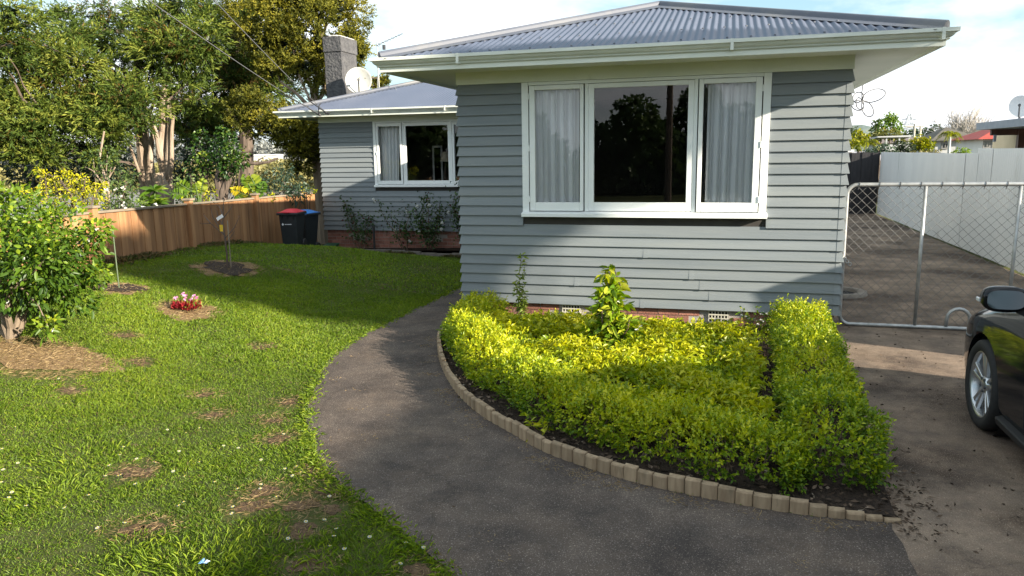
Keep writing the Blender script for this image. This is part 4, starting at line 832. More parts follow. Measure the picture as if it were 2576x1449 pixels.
def grass(n, x0, x1, y0, y1, len0, wid, dens):
    P = np.column_stack([rng.uniform(x0, x1, n), rng.uniform(y0, y1, n)]); x, y = P.T
    keep = ~pip(x-0.035*rng.random(n), y, path_poly) & ~((x > -3.95) & (y > 8.7)) & ~((x > 0.7)) & (rng.random(n) < dens(x, y))
    d = (x-FP0[0])*FNL[0]+(y-FP0[1])*FNL[1]; keep &= (d < 0.02) & ~((y > 16.3) & (x > -9.9)) & ~(pip(x, y, bed_poly))
    P = P[keep]; x, y = P.T; n = len(P); hf = np.ones(n); dry = np.zeros(n)
    for bx_, by_, rx, ry in BLOBS:
        q = ((x-bx_)/rx)**2+((y-by_)/ry)**2; q = q*(1+0.5*np.sin(x*23+by_)*np.sin(y*19)); m_ = q < 1.0; hf[m_] *= 0.55; dry[m_] = 1; hf[(q < 0.6) & (rng.random(n) < 0.55)] = 0
    # patchiness: tufts, clover-dark areas, thin edge
    nz = np.sin(x*1.7+2*np.sin(y*0.9))*np.sin(y*1.3+1.5*np.sin(x*1.1)); nf = np.sin(x*7.1+3*np.sin(y*3.3))*np.sin(y*6.3+2*np.sin(x*4.7))
    hf *= 1+0.28*nf+0.2*nz; ok = hf > 0.05; P = P[ok]; x, y = P.T; n = len(P); hf = hf[ok]; dry = dry[ok]; nz = nz[ok]
    D = np.column_stack([rng.normal(0, 0.55, n)-0.1, rng.normal(0, 0.55, n), np.full(n, 1.0)])
    tone = np.clip(0.52+0.17*nz+rng.normal(0, 0.17, n)-0.45*dry*rng.random(n), 0, 1); tone[rng.random(n) < 0.035] = 0.03
    Lg = len0*hf*rng.uniform(0.55, 1.35, n); W_ = wid*rng.uniform(0.7, 1.3, n)
    return np.column_stack([x, y, ground_z(x, y)-0.006]), D, Lg, W_, tone
gl = Leaves()
for args in ((330000, -8.5, 0.6, 2.2, 6.2, 0.044, 0.0038, lambda x, y: np.clip(1.25-0.12*np.abs(y-3.5), 0.5, 1)), (200000, -11.0, -3.2, 6.2, 10.2, 0.050, 0.0058, lambda x, y: 1.0+0*x), (95000, -11.5, -3.2, 10.2, 17.0, 0.062, 0.012, lambda x, y: 1.0+0*x)):
    P, D, Lg, W_, tn = grass(*args); gl.add(P, D, Lg, W_, tn, droop=0.25, fold=0.1)
# taller tufts and the ragged lawn edge along the path
tuft = [(G(x, y), r, h) for x, y, r, h in ((330, 1380, 0.16, 0.10), (1000, 1210, 0.1, 0.12), (880, 890, 0.22, 0.10), (790, 1195, 0.14, 0.11), (870, 1235, 0.12, 0.12), (945, 1300, 0.15, 0.12), (1080, 1385, 0.16, 0.13), (560, 1400, 0.3, 0.12), (200, 1150, 0.3, 0.11), (880, 880, 0.3, 0.10), (700, 1410, 0.3, 0.12), (140, 1240, 0.25, 0.12), (900, 1420, 0.25, 0.12), (440, 1430, 0.3, 0.13))]
for p, r, h in tuft:
    n = int(150*r/0.2); a = rng.uniform(0, 2*PI, n); q = r*np.sqrt(rng.random(n)); x, y = p[0]+q*np.cos(a), p[1]+q*np.sin(a)
    kp = ~pip(x, y, path_poly); x, y, a = x[kp], y[kp], a[kp]; n = len(x)
    if n == 0: continue
    D = np.column_stack([np.cos(a)*0.5+rng.normal(0, 0.35, n), np.sin(a)*0.5+rng.normal(0, 0.35, n), np.ones(n)]); gl.add(np.column_stack([x, y, ground_z(x, y)-0.005]), D, 0.75*h*rng.uniform(0.4, 1.2, n), 0.006*rng.uniform(0.7, 1.3, n), np.clip(0.68+rng.normal(0, 0.15, n), 0, 1), droop=0.3, fold=0.1)
ed = np.array(PATH_LS); seg = rng.integers(0, len(ed)-1, 16000); tt = rng.random(16000)[:, None]; Pe = ed[seg]*(1-tt)+ed[seg+1]*tt; out_d = np.column_stack([ed[seg+1][:, 1]-ed[seg][:, 1], -(ed[seg+1][:, 0]-ed[seg][:, 0])]); out_d = -unit(out_d)
Pe = Pe-np.sign((out_d[:, :1]))*0+out_d*0*rng.normal(0, 0.02, (16000, 1)); wv = (0.5+0.5*np.sin(Pe[:, 1]*9+3*np.sin(Pe[:, 0]*7)))
kp = (rng.random(16000) < 0.25+0.75*wv) & (Pe[:, 1] > 2.3) & (Pe[:, 1] < 13); Pe = Pe[kp]; od = out_d[kp]; n = len(Pe)
sg = np.where(rng.random(n) < 0.6, -1.0, 0.3)[:, None]
gl.add(np.column_stack([Pe+rng.normal(0, 0.035, (n, 2)), ground_z(Pe[:, 0], Pe[:, 1])]), np.column_stack([od*sg*0.9+rng.normal(0, 0.4, (n, 2)), np.full(n, 0.75)]), 0.055*rng.uniform(0.5, 1.5, n), 0.0055, np.clip(0.62+rng.normal(0, 0.2, n), 0, 1), droop=0.35, fold=0.1)
tag(gl.build('grass', GRASS), 'short patchy green lawn grass', kind='stuff')
# straw
sw = Leaves(); pts_e = EDGE_S[8:]
def straw(c, rx, ry, n, ln=0.07, tmax=1.0):
    a = rng.uniform(0, 2*PI, n); q = np.sqrt(rng.random(n)); x, y = c[0]+rx*q*np.cos(a), c[1]+ry*q*np.sin(a); D = np.column_stack([rng.normal(size=n), rng.normal(size=n), rng.uniform(0, 0.35, n)]); sw.add(np.column_stack([x, y, ground_z(x, y)+0.012]), D, ln*rng.uniform(0.5, 1.4, n), 0.0036, rng.random(n)*tmax, droop=0.05)
straw(cit_c, 0.76, 0.46, 3600, 0.06, 0.75); straw(sap, 0.55, 0.45, 900); straw(flw, 0.45, 0.32, 900); straw(stk, 0.36, 0.3, 400)
for x, y, r in bare_px: p = G(x, y); straw(p, 0.20, 0.16, 150, 0.045, 0.45)
for q in range(42):
    p_, d_ = pts_e[int(rng.integers(len(pts_e)))], 0; straw((p_[0]+rng.uniform(-0.12, 0.02), p_[1]-rng.uniform(0.0, 0.14)), 0.10, 0.07, 26, 0.03, 0.5)
for q in range(60):
    x_, y_ = rng.uniform(-3.6, 0.9), rng.uniform(2.8, 8.4)
    if pip(np.array([x_]), np.array([y_]), path_poly)[0]: straw((x_, y_), 0.09, 0.07, 9, 0.025, 0.7)
tag(sw.build('straw', STRAW), 'dry straw and dead grass lying on the lawn', kind='stuff')
# weeds along the fence foot and wing bed
wd = Leaves(); n = 5200; s_ = rng.uniform(-3, 8.0, n); off = np.abs(rng.normal(0, 0.16, n)); q = FP0[None]+FPD[None]*s_[:, None]-FNL[None]*(off[:, None]+0.03)
wv = 0.35+0.65*(0.5+0.5*np.sin(s_*2.1+np.sin(s_*5)))
wd.add(np.column_stack([q, ground_z(q[:, 0], q[:, 1])]), np.column_stack([rng.normal(0, 0.5, (n, 2)), np.ones(n)]), 0.17*wv*rng.uniform(0.4, 1.3, n), 0.011, rng.random(n)*0.7, droop=0.4)
n = 4200; x = rng.uniform(-9.5, -3.9, n); y = 16.38+np.abs(rng.normal(0, 0.10, n))-0.1; wv = 0.3+0.7*(0.5+0.5*np.sin(x*4+np.sin(x*9)))
wd.add(np.column_stack([x, y, ground_z(x, y)]), np.column_stack([rng.normal(0, 0.6, (n, 2)), np.ones(n)]), 0.16*wv*rng.uniform(0.4, 1.3, n), 0.013, rng.random(n)*0.8, droop=0.4)
WEED = leafmat('weedy grass', [(0.0, (0.24, 0.17, 0.09)), (0.45, (0.16, 0.13, 0.05)), (0.6, (0.07, 0.11, 0.025)), (1.0, (0.12, 0.17, 0.035))], trans=0.3)
tag(wd.build('weeds', WEED), 'long dry weeds along the foot of the fence and the wing wall', kind='stuff')
# mulch chips and dead leaves
chipm = leafmat('bark chip', [(0.0, (0.03, 0.02, 0.014)), (0.6, (0.09, 0.06, 0.04)), (0.9, (0.17, 0.12, 0.085)), (1.0, (0.32, 0.26, 0.2))], trans=0.0, rough=0.9)
mc = Leaves(); n = 9000; x = rng.uniform(-3.0, 1.2, n); y = rng.uniform(4.2, 8.8, n); k = pip(x, y, bed_poly); x, y = x[k], y[k]; n = len(x)
mc.add(np.column_stack([x, y, np.full(n, 0.042)+rng.random(n)*0.015]), np.column_stack([rng.normal(size=n), rng.normal(size=n), rng.normal(0, 0.25, n)]), 0.045*rng.uniform(0.4, 1.4, n), 0.02, rng.random(n)**1.3, droop=0.0)
n = 800; x = 0.98+np.abs(rng.normal(0, 0.14, n)); y = rng.uniform(4.1, 7.5, n); w_ = rng.random(n) < np.exp(-np.abs(y-4.6)*0.9); x, y = x[w_], y[w_]; n = len(x)
mc.add(np.column_stack([x, y, np.full(n, 0.014)+rng.random(n)*0.012]), np.column_stack([rng.normal(size=n), rng.normal(size=n), rng.normal(0, 0.2, n)]), 0.036*rng.uniform(0.4, 1.5, n), 0.015, rng.random(n), droop=0.0)
n = 500; x = rng.uniform(1.0, 4.5, n); y = rng.uniform(3.5, 9.2, n); mc.add(np.column_stack([x, y, np.full(n, 0.012)]), np.column_stack([rng.normal(size=n), rng.normal(size=n), rng.normal(0, 0.1, n)]), 0.03*rng.uniform(0.3, 1.3, n), 0.014, rng.random(n)*0.8, droop=0)
n = 130; x = rng.uniform(-3.2, 0.9, n); y = rng.uniform(3.1, 7.5, n); k = pip(x, y, path_poly); x, y = x[k], y[k]; n = len(x); mc.add(np.column_stack([x, y, np.full(n, 0.016)]), np.column_stack([rng.normal(size=n), rng.normal(size=n), rng.normal(0, 0.1, n)]), 0.022*rng.uniform(0.3, 1.3, n), 0.008, 0.5+0.5*rng.random(n), droop=0)
tag(mc.build('bark_mulch', chipm), 'dark bark chips and dead leaves on the bed and drive', kind='stuff')
# daisies, each one its own flower
WHT = mat('white petals', (0.75, 0.75, 0.72), rough=0.7); YEL = mat('yellow flower centre', (0.6, 0.42, 0.03), rough=0.8); STEM = mat('green stem', (0.06, 0.11, 0.02), (0.09, 0.14, 0.03), rough=0.6)
def daisy_mesh():
    mb = MB(); n = 10; V = [(0, 0, 0.053)]; F = []
    for k in range(n):
        for q in (-0.22, 0.22): a = 2*PI*(k+q)/n; V.append((0.013*math.cos(a), 0.013*math.sin(a), 0.057))
    for k in range(n): F.append((0, 1+2*k, 2+2*k))
    mb.add(V, F); return mb
dm = daisy_mesh(); base_d = None
dpx = [(66, 1290), (168, 1030), (20, 1270), (30, 1255), (170, 1295), (225, 1262), (300, 1160), (265, 1215), (465, 1280), (540, 1230), (345, 1232), (600, 1248), (655, 1235), (740, 1210), (920, 1190), (935, 1208), (1010, 1250), (1020, 1265), (455, 1290), (590, 1290), (655, 1245), (700, 1268), (590, 1305), (310, 1335), (250, 1345), (770, 1330), (725, 1370), (1020, 1330), (1060, 1355), (840, 1370), (830, 1395), (930, 1370), (1285, 1398), (1240, 1392), (1235, 1445), (1090, 1402), (440, 1120), (470, 1105), (450, 1150), (560, 1135), (600, 1140), (710, 1105), (420, 1095), (310, 1140), (45, 1180), (5, 1230), (12, 1195), (505, 1180), (720, 1195), (660, 1170), (280, 1185), (310, 1210), (440, 1200), (470, 1215), (300, 1215), (345, 1170), (10, 1145), (40, 1090), (505, 1090), (150, 965), (390, 1180)]
for i, (x, y) in enumerate(dpx):
    p = G(x, y)
    if pip(p[:1], p[1:2], path_poly)[0]: p = p+np.array([-0.45, -0.1, 0.0]); p[2] = gz(p)
    if base_d is None:
        base_d = dm.build('daisy', WHT); o = base_d; ctr = MB().lathe([(0.0055, 0.0575), (0.004, 0.061), (0, 0.062)], n=7).build('flower_centre', YEL, o).data; stm = MB().tube([(0, 0, 0), (0, 0, 0.053)], 0.0012, 4).build('stem', STEM, o).data
    else:
        o = link('daisy', base_d.data); link('flower_centre', ctr, o); link('stem', stm, o)
    o.location = tuple(p); o.rotation_euler = (random.uniform(-0.3, 0.3), random.uniform(-0.3, 0.3), random.uniform(0, 6)); o.scale = (0.85, 0.85, 0.75); tag(o, 'small white daisy flowering in the front lawn grass', 'flower', 'daisies in the lawn')

wp_ = empty('litter_wrapper', tuple(G(517, 1436)+np.array([0, 0, 0.03]))); tag(wp_, 'crumpled blue and white wrapper lying in the front lawn', 'litter')
V = [(0.012*i-0.03, 0.02*j-0.01+rng.normal(0, 0.004), rng.normal(0.008, 0.006)) for i in range(4) for j in range(3)]; MB().add(V, [(i*3+j, (i+1)*3+j, (i+1)*3+j+1, i*3+j+1) for i in range(3) for j in range(2)]).build('foil', mat('blue wrapper', (0.05, 0.22, 0.5), (0.6, 0.7, 0.75), scale=60, rough=0.3), wp_); MB().add([(0.006, -0.01, 0.012), (0.022, -0.015, 0.018), (0.024, 0.015, 0.01), (0.006, 0.012, 0.016)], [(0, 1, 2, 3)]).build('torn_end', LOGO, wp_)
# ================================================================== BED PLANTS
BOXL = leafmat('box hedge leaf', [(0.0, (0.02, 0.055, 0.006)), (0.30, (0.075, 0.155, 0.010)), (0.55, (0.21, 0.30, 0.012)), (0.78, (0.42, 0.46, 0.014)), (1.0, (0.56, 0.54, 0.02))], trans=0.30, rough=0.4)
LIME = leafmat('lime ground cover leaf', [(0.0, (0.10, 0.06, 0.012)), (0.08, (0.05, 0.11, 0.008)), (0.45, (0.16, 0.24, 0.010)), (0.75, (0.34, 0.38, 0.012)), (1.0, (0.52, 0.50, 0.018))], trans=0.32, rough=0.38)
TWIG = mat('brown twig', (0.10, 0.07, 0.045), (0.16, 0.115, 0.075), scale=20, rough=0.9)
def hedge(name, line, width, h, label, hfun=None, tone=0.55, den=950):
    t = empty(name, (line[0][0], line[0][1], 0.03)); tag(t, label, 'hedge'); t0 = np.array([line[0][0], line[0][1], 0.03])
    P = np.array(spline(line, 10)); seg = np.linalg.norm(np.diff(P, axis=0), axis=1); cs = np.concatenate([[0], np.cumsum(seg)]); Ltot = cs[-1]
    lv = Leaves(); n = int(Ltot*den)
    s = rng.uniform(-0.10, Ltot+0.10, n); nc_ = n//14; s[:nc_] = np.where(rng.random(nc_) < 0.5, -0.10*rng.random(nc_), Ltot+0.10*rng.random(nc_)); sc_ = np.clip(s, 0, Ltot-1e-4); over = np.abs(s-sc_)/0.10
    i = np.clip(np.searchsorted(cs, sc_)-1, 0, len(P)-2); dx = (P[i+1]-P[i])/seg[i][:, None]; nr = np.column_stack([dx[:, 1], -dx[:, 0]])
    x = np.interp(sc_, cs, P[:, 0])+dx[:, 0]*(s-sc_); y = np.interp(sc_, cs, P[:, 1])+dx[:, 1]*(s-sc_)
    hh = h*(1+0.12*np.sin(s*4.3)+0.08*np.sin(s*11+1)+rng.normal(0, 0.04, n)); ww = width*(1+0.10*np.sin(s*5.1+2)+0.08*np.sin(s*13))*np.sqrt(np.clip(1-0.6*over**2, 0.1, 1))
    top = rng.random(n) < 0.48; u_ = np.where(top, rng.uniform(-1, 1, n), np.sign(rng.uniform(-1, 1, n))*rng.uniform(0.72, 1.0, n)); v_ = np.where(top, rng.uniform(0.78, 1.0, n), rng.uniform(0.10, 0.95, n))
    capm = over > 0; u_ = np.where(capm, rng.uniform(-1, 1, n), u_); v_ = np.where(capm, rng.uniform(0.06, 1.0, n), v_)
    v_ = v_*(1-0.22*np.abs(u_)**3)*(1-0.25*over**2); u_ = u_*(0.80+0.20*np.sin(np.clip(v_, 0, 1)*PI*0.75+0.35))
    B = np.column_stack([x+nr[:, 0]*u_*ww/2, y+nr[:, 1]*u_*ww/2, 0.035+hh*v_*0.88])
    sg_ = np.where(s < 0, -1.0, np.where(s > Ltot, 1.0, 0.0))
    Dv = np.column_stack([nr*(u_*np.where(top, 0.35, 0.95))[:, None]+dx*sg_[:, None]*0.7, np.where(top, 1.0, 0.45)])+rng.normal(0, 0.26, (n, 3))
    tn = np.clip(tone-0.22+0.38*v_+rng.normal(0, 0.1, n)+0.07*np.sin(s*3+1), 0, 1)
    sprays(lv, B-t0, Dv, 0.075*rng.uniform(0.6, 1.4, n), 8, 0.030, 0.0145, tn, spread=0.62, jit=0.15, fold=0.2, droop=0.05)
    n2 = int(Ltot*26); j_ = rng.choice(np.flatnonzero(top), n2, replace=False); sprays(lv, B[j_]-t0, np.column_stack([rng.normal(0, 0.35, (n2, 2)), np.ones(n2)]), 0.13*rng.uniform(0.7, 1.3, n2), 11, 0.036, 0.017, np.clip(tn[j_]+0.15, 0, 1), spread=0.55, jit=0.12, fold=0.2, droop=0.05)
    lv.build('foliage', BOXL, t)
    mb = MB()
    for k in np.arange(0.2, Ltot-0.15, 0.16):
        b = np.array([np.interp(k, cs, P[:, 0]), np.interp(k, cs, P[:, 1]), 0.02])-t0
        for _ in range(4): limb(mb, b+np.append(rng.normal(0, 0.03, 2), 0), b+np.array([rng.normal(0, 0.07), rng.normal(0, 0.07), h*0.7]), 0.006, 0.003, 4, 0.1, 5)
    tag(mb.build('stems', TWIG, t), kind='stuff'); return t
hl = [(-2.72, 8.45), (-2.70, 8.0), (-2.62, 7.5), (-2.36, 6.95), (-2.02, 6.38), (-1.62, 5.85), (-1.22, 5.42), (-0.80, 5.10), (-0.36, 4.86), (0.06, 4.68), (0.40, 4.60)]
hedge('hedge', hl, 0.44, 0.34, 'curved box hedge following the timber-edged front of the bed', tone=0.60)
hedge('hedge', [(0.83, 8.45), (0.82, 7.6), (0.78, 6.8), (0.75, 6.0), (0.73, 5.3), (0.74, 4.66)], 0.48, 0.40, 'straight box hedge beside the driveway edge of the bed', tone=0.52)
# lime ground cover in the middle of the bed
gc = Leaves(); n = 9500; x = rng.uniform(-2.7, 0.75, n); y = rng.uniform(4.9, 8.7, n); HLP = np.array(spline(hl, 6))
dmin = np.min(np.hypot(x[:, None]-HLP[None, :, 0], y[:, None]-HLP[None, :, 1]), 1); inside = pip(x, y, [tuple(p) for p in HLP]+[(0.62, 4.9), (0.62, 8.6), (-2.6, 8.65)])
lump = 0.5+0.5*np.sin(x*4.1+2*np.sin(y*2.3))*np.sin(y*3.7+1.4*np.sin(x*3.1)); bare = np.exp(-(((x-0.35)/0.42)**2+((y-8.1)/0.45)**2)*1.2)+np.exp(-(((x+1.0)/0.25)**2+((y-7.0)/0.16)**2))+np.exp(-((x-0.44)/0.13)**2)*1.1*(y < 7.8)
kk = inside & (y < 8.55) & (rng.random(n) < np.where(y > 8.0, 0.35, 1.0)) & (rng.random(n) < 0.45+0.55*lump) & (rng.random(n) > bare); x, y, lump = x[kk], y[kk], lump[kk]; n = len(x)
hz = (0.10+0.11*lump)*rng.uniform(0.5, 1.1, n)*np.where(y > 7.95, 0.25, 1.0)+0.02; B = np.column_stack([x, y, 0.04+hz]); Dv = np.column_stack([rng.normal(0, 0.65, (n, 2)), rng.uniform(0.15, 0.9, n)])
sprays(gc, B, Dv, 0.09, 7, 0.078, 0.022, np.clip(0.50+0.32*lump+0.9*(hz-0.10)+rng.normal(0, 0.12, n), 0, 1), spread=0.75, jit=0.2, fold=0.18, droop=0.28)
tag(gc.build('ground_cover', LIME), 'lime green leafy ground cover filling the front bed', kind='stuff')
# leafy plants built from stems and leaves
def bush(name, loc, stems, leafL, leafW, nper, m, label, cat, tone=0.6, long=True, flowers=0, fcol=None, tw=TWIG, r0=0.012, spread=0.8, droop=0.25, crownr=None, stemlabel='stem', sl=0.16):
    """stems: list of (dx,dy,z0,z1): leaves along each stem between z0 and z1"""
    t = empty(name, tuple(loc)); tag(t, label, cat); lv = Leaves(); mb = MB()
    for (dx, dy, z0, z1) in stems:
        b = np.array([dx*0.15, dy*0.15, -0.03]); e_ = np.array([dx, dy, z1]); limb(mb, b, e_, r0, r0*0.35, 6, 0.12, 6)
        tt = rng.uniform(z0/z1, 1.0, nper); P = b+(e_-b)*tt[:, None]+rng.normal(0, 0.012, (nper, 3)); D = np.column_stack([rng.normal(0, 1, (nper, 2)), rng.uniform(0.0, 0.9, nper)])
        if sl > 0: 
            D = unit(D); P2 = P+D*sl*rng.random((nper, 1)); D2 = D+rng.normal(0, 0.5, (nper, 3))
        else: P2, D2 = P, D
        lv.add(P2, D2, leafL*rng.uniform(0.6, 1.2, nper), leafW*rng.uniform(0.7, 1.2, nper), np.clip(tone+0.25*(tt-0.6)+rng.normal(0, 0.17, nper), 0, 1), long=long, droop=droop, fold=0.2)
    lv.build('leaves', m, t); mb.build(stemlabel, tw, t)
    if flowers:
        fl = Leaves()
        for _ in range(flowers):
            s_ = stems[random.randrange(len(stems))]; u = random.uniform(0.5, 1.0); c = np.array([s_[0]*u+random.gauss(0, 0.06), s_[1]*u-0.05+random.gauss(0, 0.05), s_[3]*u]); d = rdir(6)*np.array([1, 1, 0.5])+np.array([0, -0.3, 0.4]); fl.add(np.repeat(c[None], 6, 0), d, 0.024, 0.012, 0.5)
        fl.build('blossoms', fcol or PETAL, t)
    return t
PETAL = leafmat('white petal', [(0, (0.7, 0.7, 0.66)), (1, (0.8, 0.8, 0.76))], trans=0.2)
LEMON = leafmat('lemon bush leaf', [(0.0, (0.30, 0.16, 0.01)), (0.06, (0.03, 0.08, 0.008)), (0.45, (0.07, 0.16, 0.012)), (0.75, (0.24, 0.34, 0.02)), (1.0, (0.52, 0.52, 0.05))], trans=0.3, rough=0.3)
lb = np.array([-1.03, 7.15, 0.035])
stl = [(0.02, 0.04, 0.3, 0.93), (-0.04, -0.03, 0.3, 0.86), (0.0, 0.0, 0.25, 0.90), (0.06, 0.05, 0.45, 0.82), (-0.08, 0.0, 0.2, 0.62), (0.13, 0.05, 0.15, 0.55), (-0.16, 0.08, 0.15, 0.42), (0.20, -0.06, 0.12, 0.42), (0.05, -0.12, 0.15, 0.5), (-0.06, 0.12, 0.15, 0.52), (0.24, 0.05, 0.15, 0.34), (-0.2, -0.06, 0.12, 0.34), (-0.05, -0.1, 0.3, 0.68), (0.05, 0.03, 0.4, 0.74)]
bush('lemon_bush', lb, stl, 0.12, 0.050, 70, LEMON, 'young upright lemon bush with white blossom in the front bed', 'bush', tone=0.70, flowers=14, spread=0.7, sl=0.06)
SPRG = leafmat('sprig leaf', [(0.0, (0.05, 0.07, 0.015)), (0.6, (0.16, 0.23, 0.03)), (1.0, (0.34, 0.38, 0.06))], trans=0.3)
bush('tall_sprig', np.array([-2.26, 8.35, 0.035]), [(0.02, 0.0, 0.2, 0.84), (-0.04, 0.02, 0.15, 0.52), (0.05, -0.03, 0.15, 0.45)], 0.065, 0.022, 110, SPRG, 'thin upright sprig standing before the weatherboards', 'plant', sl=0.03, r0=0.006)
bush('bed_seedling', G(1345, 1112)+np.array([0.02, 0.10, 0.03]), [(0.1*math.cos(a), 0.1*math.sin(a)-0.05, 0.05, 0.13) for a in (0, 1.3, 2.6, 3.9, 5.2)], 0.08, 0.026, 8, LIME, 'small lime seedling leaning over the timber edging', 'plant', sl=0.03, r0=0.004, tone=0.7)
bush('bed_seedling', G(1515, 1135)+np.array([0.02, 0.09, 0.03]), [(0.13*math.cos(a), 0.13*math.sin(a)-0.05, 0.05, 0.17) for a in (0, 1.0, 2.1, 3.1, 4.2, 5.2)], 0.09, 0.026, 9, LIME, 'seedling with yellowing leaves between hedge and timber edging', 'plant', sl=0.03, r0=0.004, tone=0.62)
bush('jasmine_plant', np.array([0.42, 8.5, 0.035]), [(0.2*math.cos(a), 0.16*math.sin(a)-0.05, 0.1, 0.28) for a in (0, 0.8, 1.7, 2.5, 3.3, 4.1, 5.0, 5.8)], 0.045, 0.018, 26, LEMON, 'sparse jasmine plant by the right-hand air vent', 'plant', tone=0.5, sl=0.05, r0=0.004, flowers=16)
# citrus tree on the lawn
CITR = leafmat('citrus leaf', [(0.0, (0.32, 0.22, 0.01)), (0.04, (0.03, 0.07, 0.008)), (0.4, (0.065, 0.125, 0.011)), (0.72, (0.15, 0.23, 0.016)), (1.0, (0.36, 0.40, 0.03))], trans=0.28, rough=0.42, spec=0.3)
ct = empty('citrus_tree', tuple(cit)); tag(ct, 'bushy citrus tree with glossy leaves standing in dry grass on the lawn', 'tree')
BARK = mat('grey brown bark', (0.13, 0.095, 0.065), (0.22, 0.17, 0.12), scale=18, rough=0.9, bump=0.6, bscale=40, stretch=(1, 1, 0.3))
mb = MB(); cD = np.linalg.norm(cit-O3)*0.985
def cpx(x, y, dd=0.0): return atD(x, y, 7.35+dd)-cit
fork = cpx(25, 862); limb(mb, (0, 0, -0.05), fork, 0.055, 0.05, 4, 0.05, 9); tips = []
for x, y, dd in ((5, 780, 0), (60, 760, 0.1), (-40, 760, 0.1), (30, 700, -0.2), (110, 700, 0.2)):
    e_ = cpx(x, y, dd); limb(mb, fork, e_, 0.034, 0.02, 5, 0.1, 7); tips.append(e_)
lv = Leaves(); cl_ = [(60, 560, 95, 0), (-40, 600, 110, 0.1), (150, 590, 90, -0.1), (40, 670, 110, -0.15), (150, 680, 85, 0), (200, 640, 65, 0), (-60, 675, 90, 0), (110, 735, 68, 0.1), (190, 740, 55, 0.1), (10, 712, 66, -0.1), (130, 620, 80, 0.45), (20, 520, 55, 0.1), (235, 590, 32, -0.1), (-10, 490, 30, 0.0), (70, 640, 110, 0.5), (120, 820, 28, -0.2), (245, 690, 30, 0.1), (25, 600, 90, -0.4), (110, 655, 80, -0.4), (-130, 640, 100, 0.1), (255, 575, 24, 0)]
for x, y, r, dd in cl_:
    c = cpx(x, y, dd); R = r/FPX*7.35; n = int(620*R**1.6*4.6)+14; d = rdir(n); P = c+d*R*rng.uniform(0.5, 1.05, (n, 1)); 
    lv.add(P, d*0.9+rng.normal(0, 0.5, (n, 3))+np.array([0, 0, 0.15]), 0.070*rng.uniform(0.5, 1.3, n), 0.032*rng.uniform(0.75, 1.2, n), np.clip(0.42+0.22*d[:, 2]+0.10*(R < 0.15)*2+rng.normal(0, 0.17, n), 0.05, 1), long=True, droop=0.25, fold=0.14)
    limb(mb, tips[int(rng.integers(len(tips)))], c, 0.013, 0.004, 4, 0.12, 5)
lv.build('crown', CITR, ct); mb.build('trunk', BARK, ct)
fl = Leaves()
for _ in range(12):
    x, y, r, dd = cl_[int(rng.integers(len(cl_)))]; c = cpx(x+rng.uniform(-r, r)*0.8, y+rng.uniform(-r, r)*0.8, dd-0.25); fl.add(np.repeat(c[None], 5, 0), rdir(5)+np.array([0, -0.5, 0.2]), 0.022, 0.011, 0.5)
fl.build('blossoms', PETAL, ct)
# bare sapling with stake and tags
sp = empty('sapling', tuple(sap)); tag(sp, 'leafless young fruit tree tied to a stake with a white tag', 'tree'); sd = np.linalg.norm((sap-O3))
SBK = mat('sapling bark', (0.07, 0.048, 0.038), (0.11, 0.075, 0.06), rough=0.8)
kD = float(np.dot(sap-O3, _fw))
def spx(x, y, dd=0.0): return atD(x, y, kD+dd)-sap
mb = MB(); mb.tube([(0, 0, -0.05), spx(571, 640), spx(566, 600), spx(560, 560), spx(563, 505)], [0.016, 0.013, 0.011, 0.009, 0.005], 8)
for a, b, c in (((563, 590), (530, 562), (505, 563)), ((563, 590), (535, 545), (530, 525)), ((562, 570), (548, 545), (545, 530)), ((566, 600), (590, 572), (602, 545)), ((568, 612), (585, 590), (590, 580)), ((561, 550), (580, 525), (585, 515)), ((530, 562), (520, 550), (512, 540)), ((562, 545), (552, 520), (540, 512))):
    mb.tube([spx(*a), spx(*b, 0.1), spx(*c, 0.15)], [0.008, 0.006, 0.003], 5)
mb.build('trunk', SBK, sp)
for a in ((505, 563), (512, 540), (530, 525), (545, 530), (602, 545), (585, 515), (563, 505), (540, 512), (520, 552), (535, 545), (590, 572)): bd = Leaves(); bd.add(np.repeat(spx(*a, 0.1)[None], 3, 0), rdir(3)+np.array([0, 0, 1]), 0.035, 0.012, 0.5); bd.build('bud', leafmat('reddish bud', [(0, (0.16, 0.06, 0.04)), (1, (0.2, 0.1, 0.05))]), sp)
MB().tube([spx(575, 672)+np.array([0.03, 0.02, -0.05]), spx(566, 555)+np.array([0.02, 0.03, 0])], 0.009, 6).build('stake', FW2, sp)
a = spx(553, 547); MB().obox(a, (0.055, 0, 0.03), (0, 0.001, 0), (-0.012, 0, 0.022)).build('white_tag', LOGO, sp); a = spx(557, 574); MB().obox(a, (0.03, 0, 0), (0, 0.001, 0), (0, 0, 0.05)).build('label_tag', YEL, sp)
gs = empty('garden_stake', tuple(stk)); tag(gs, 'thin green stake in a mulch circle by the fence', 'stake'); kS = float(np.dot(stk-O3, _fw))
MB().tube([(0, 0, -0.05), atD(290, 640, kS)-stk, atD(282, 565, kS)-stk], 0.009, 6).build('stake', mat('green cane', (0.05, 0.08, 0.03), rough=0.6), gs); lv = Leaves(); lv.add(np.repeat((atD(283, 560, kS)-stk)[None], 9, 0), rdir(9)+np.array([0, 0, 0.6]), 0.06, 0.02, 0.6, long=True); lv.build('leaves', SPRG, gs)
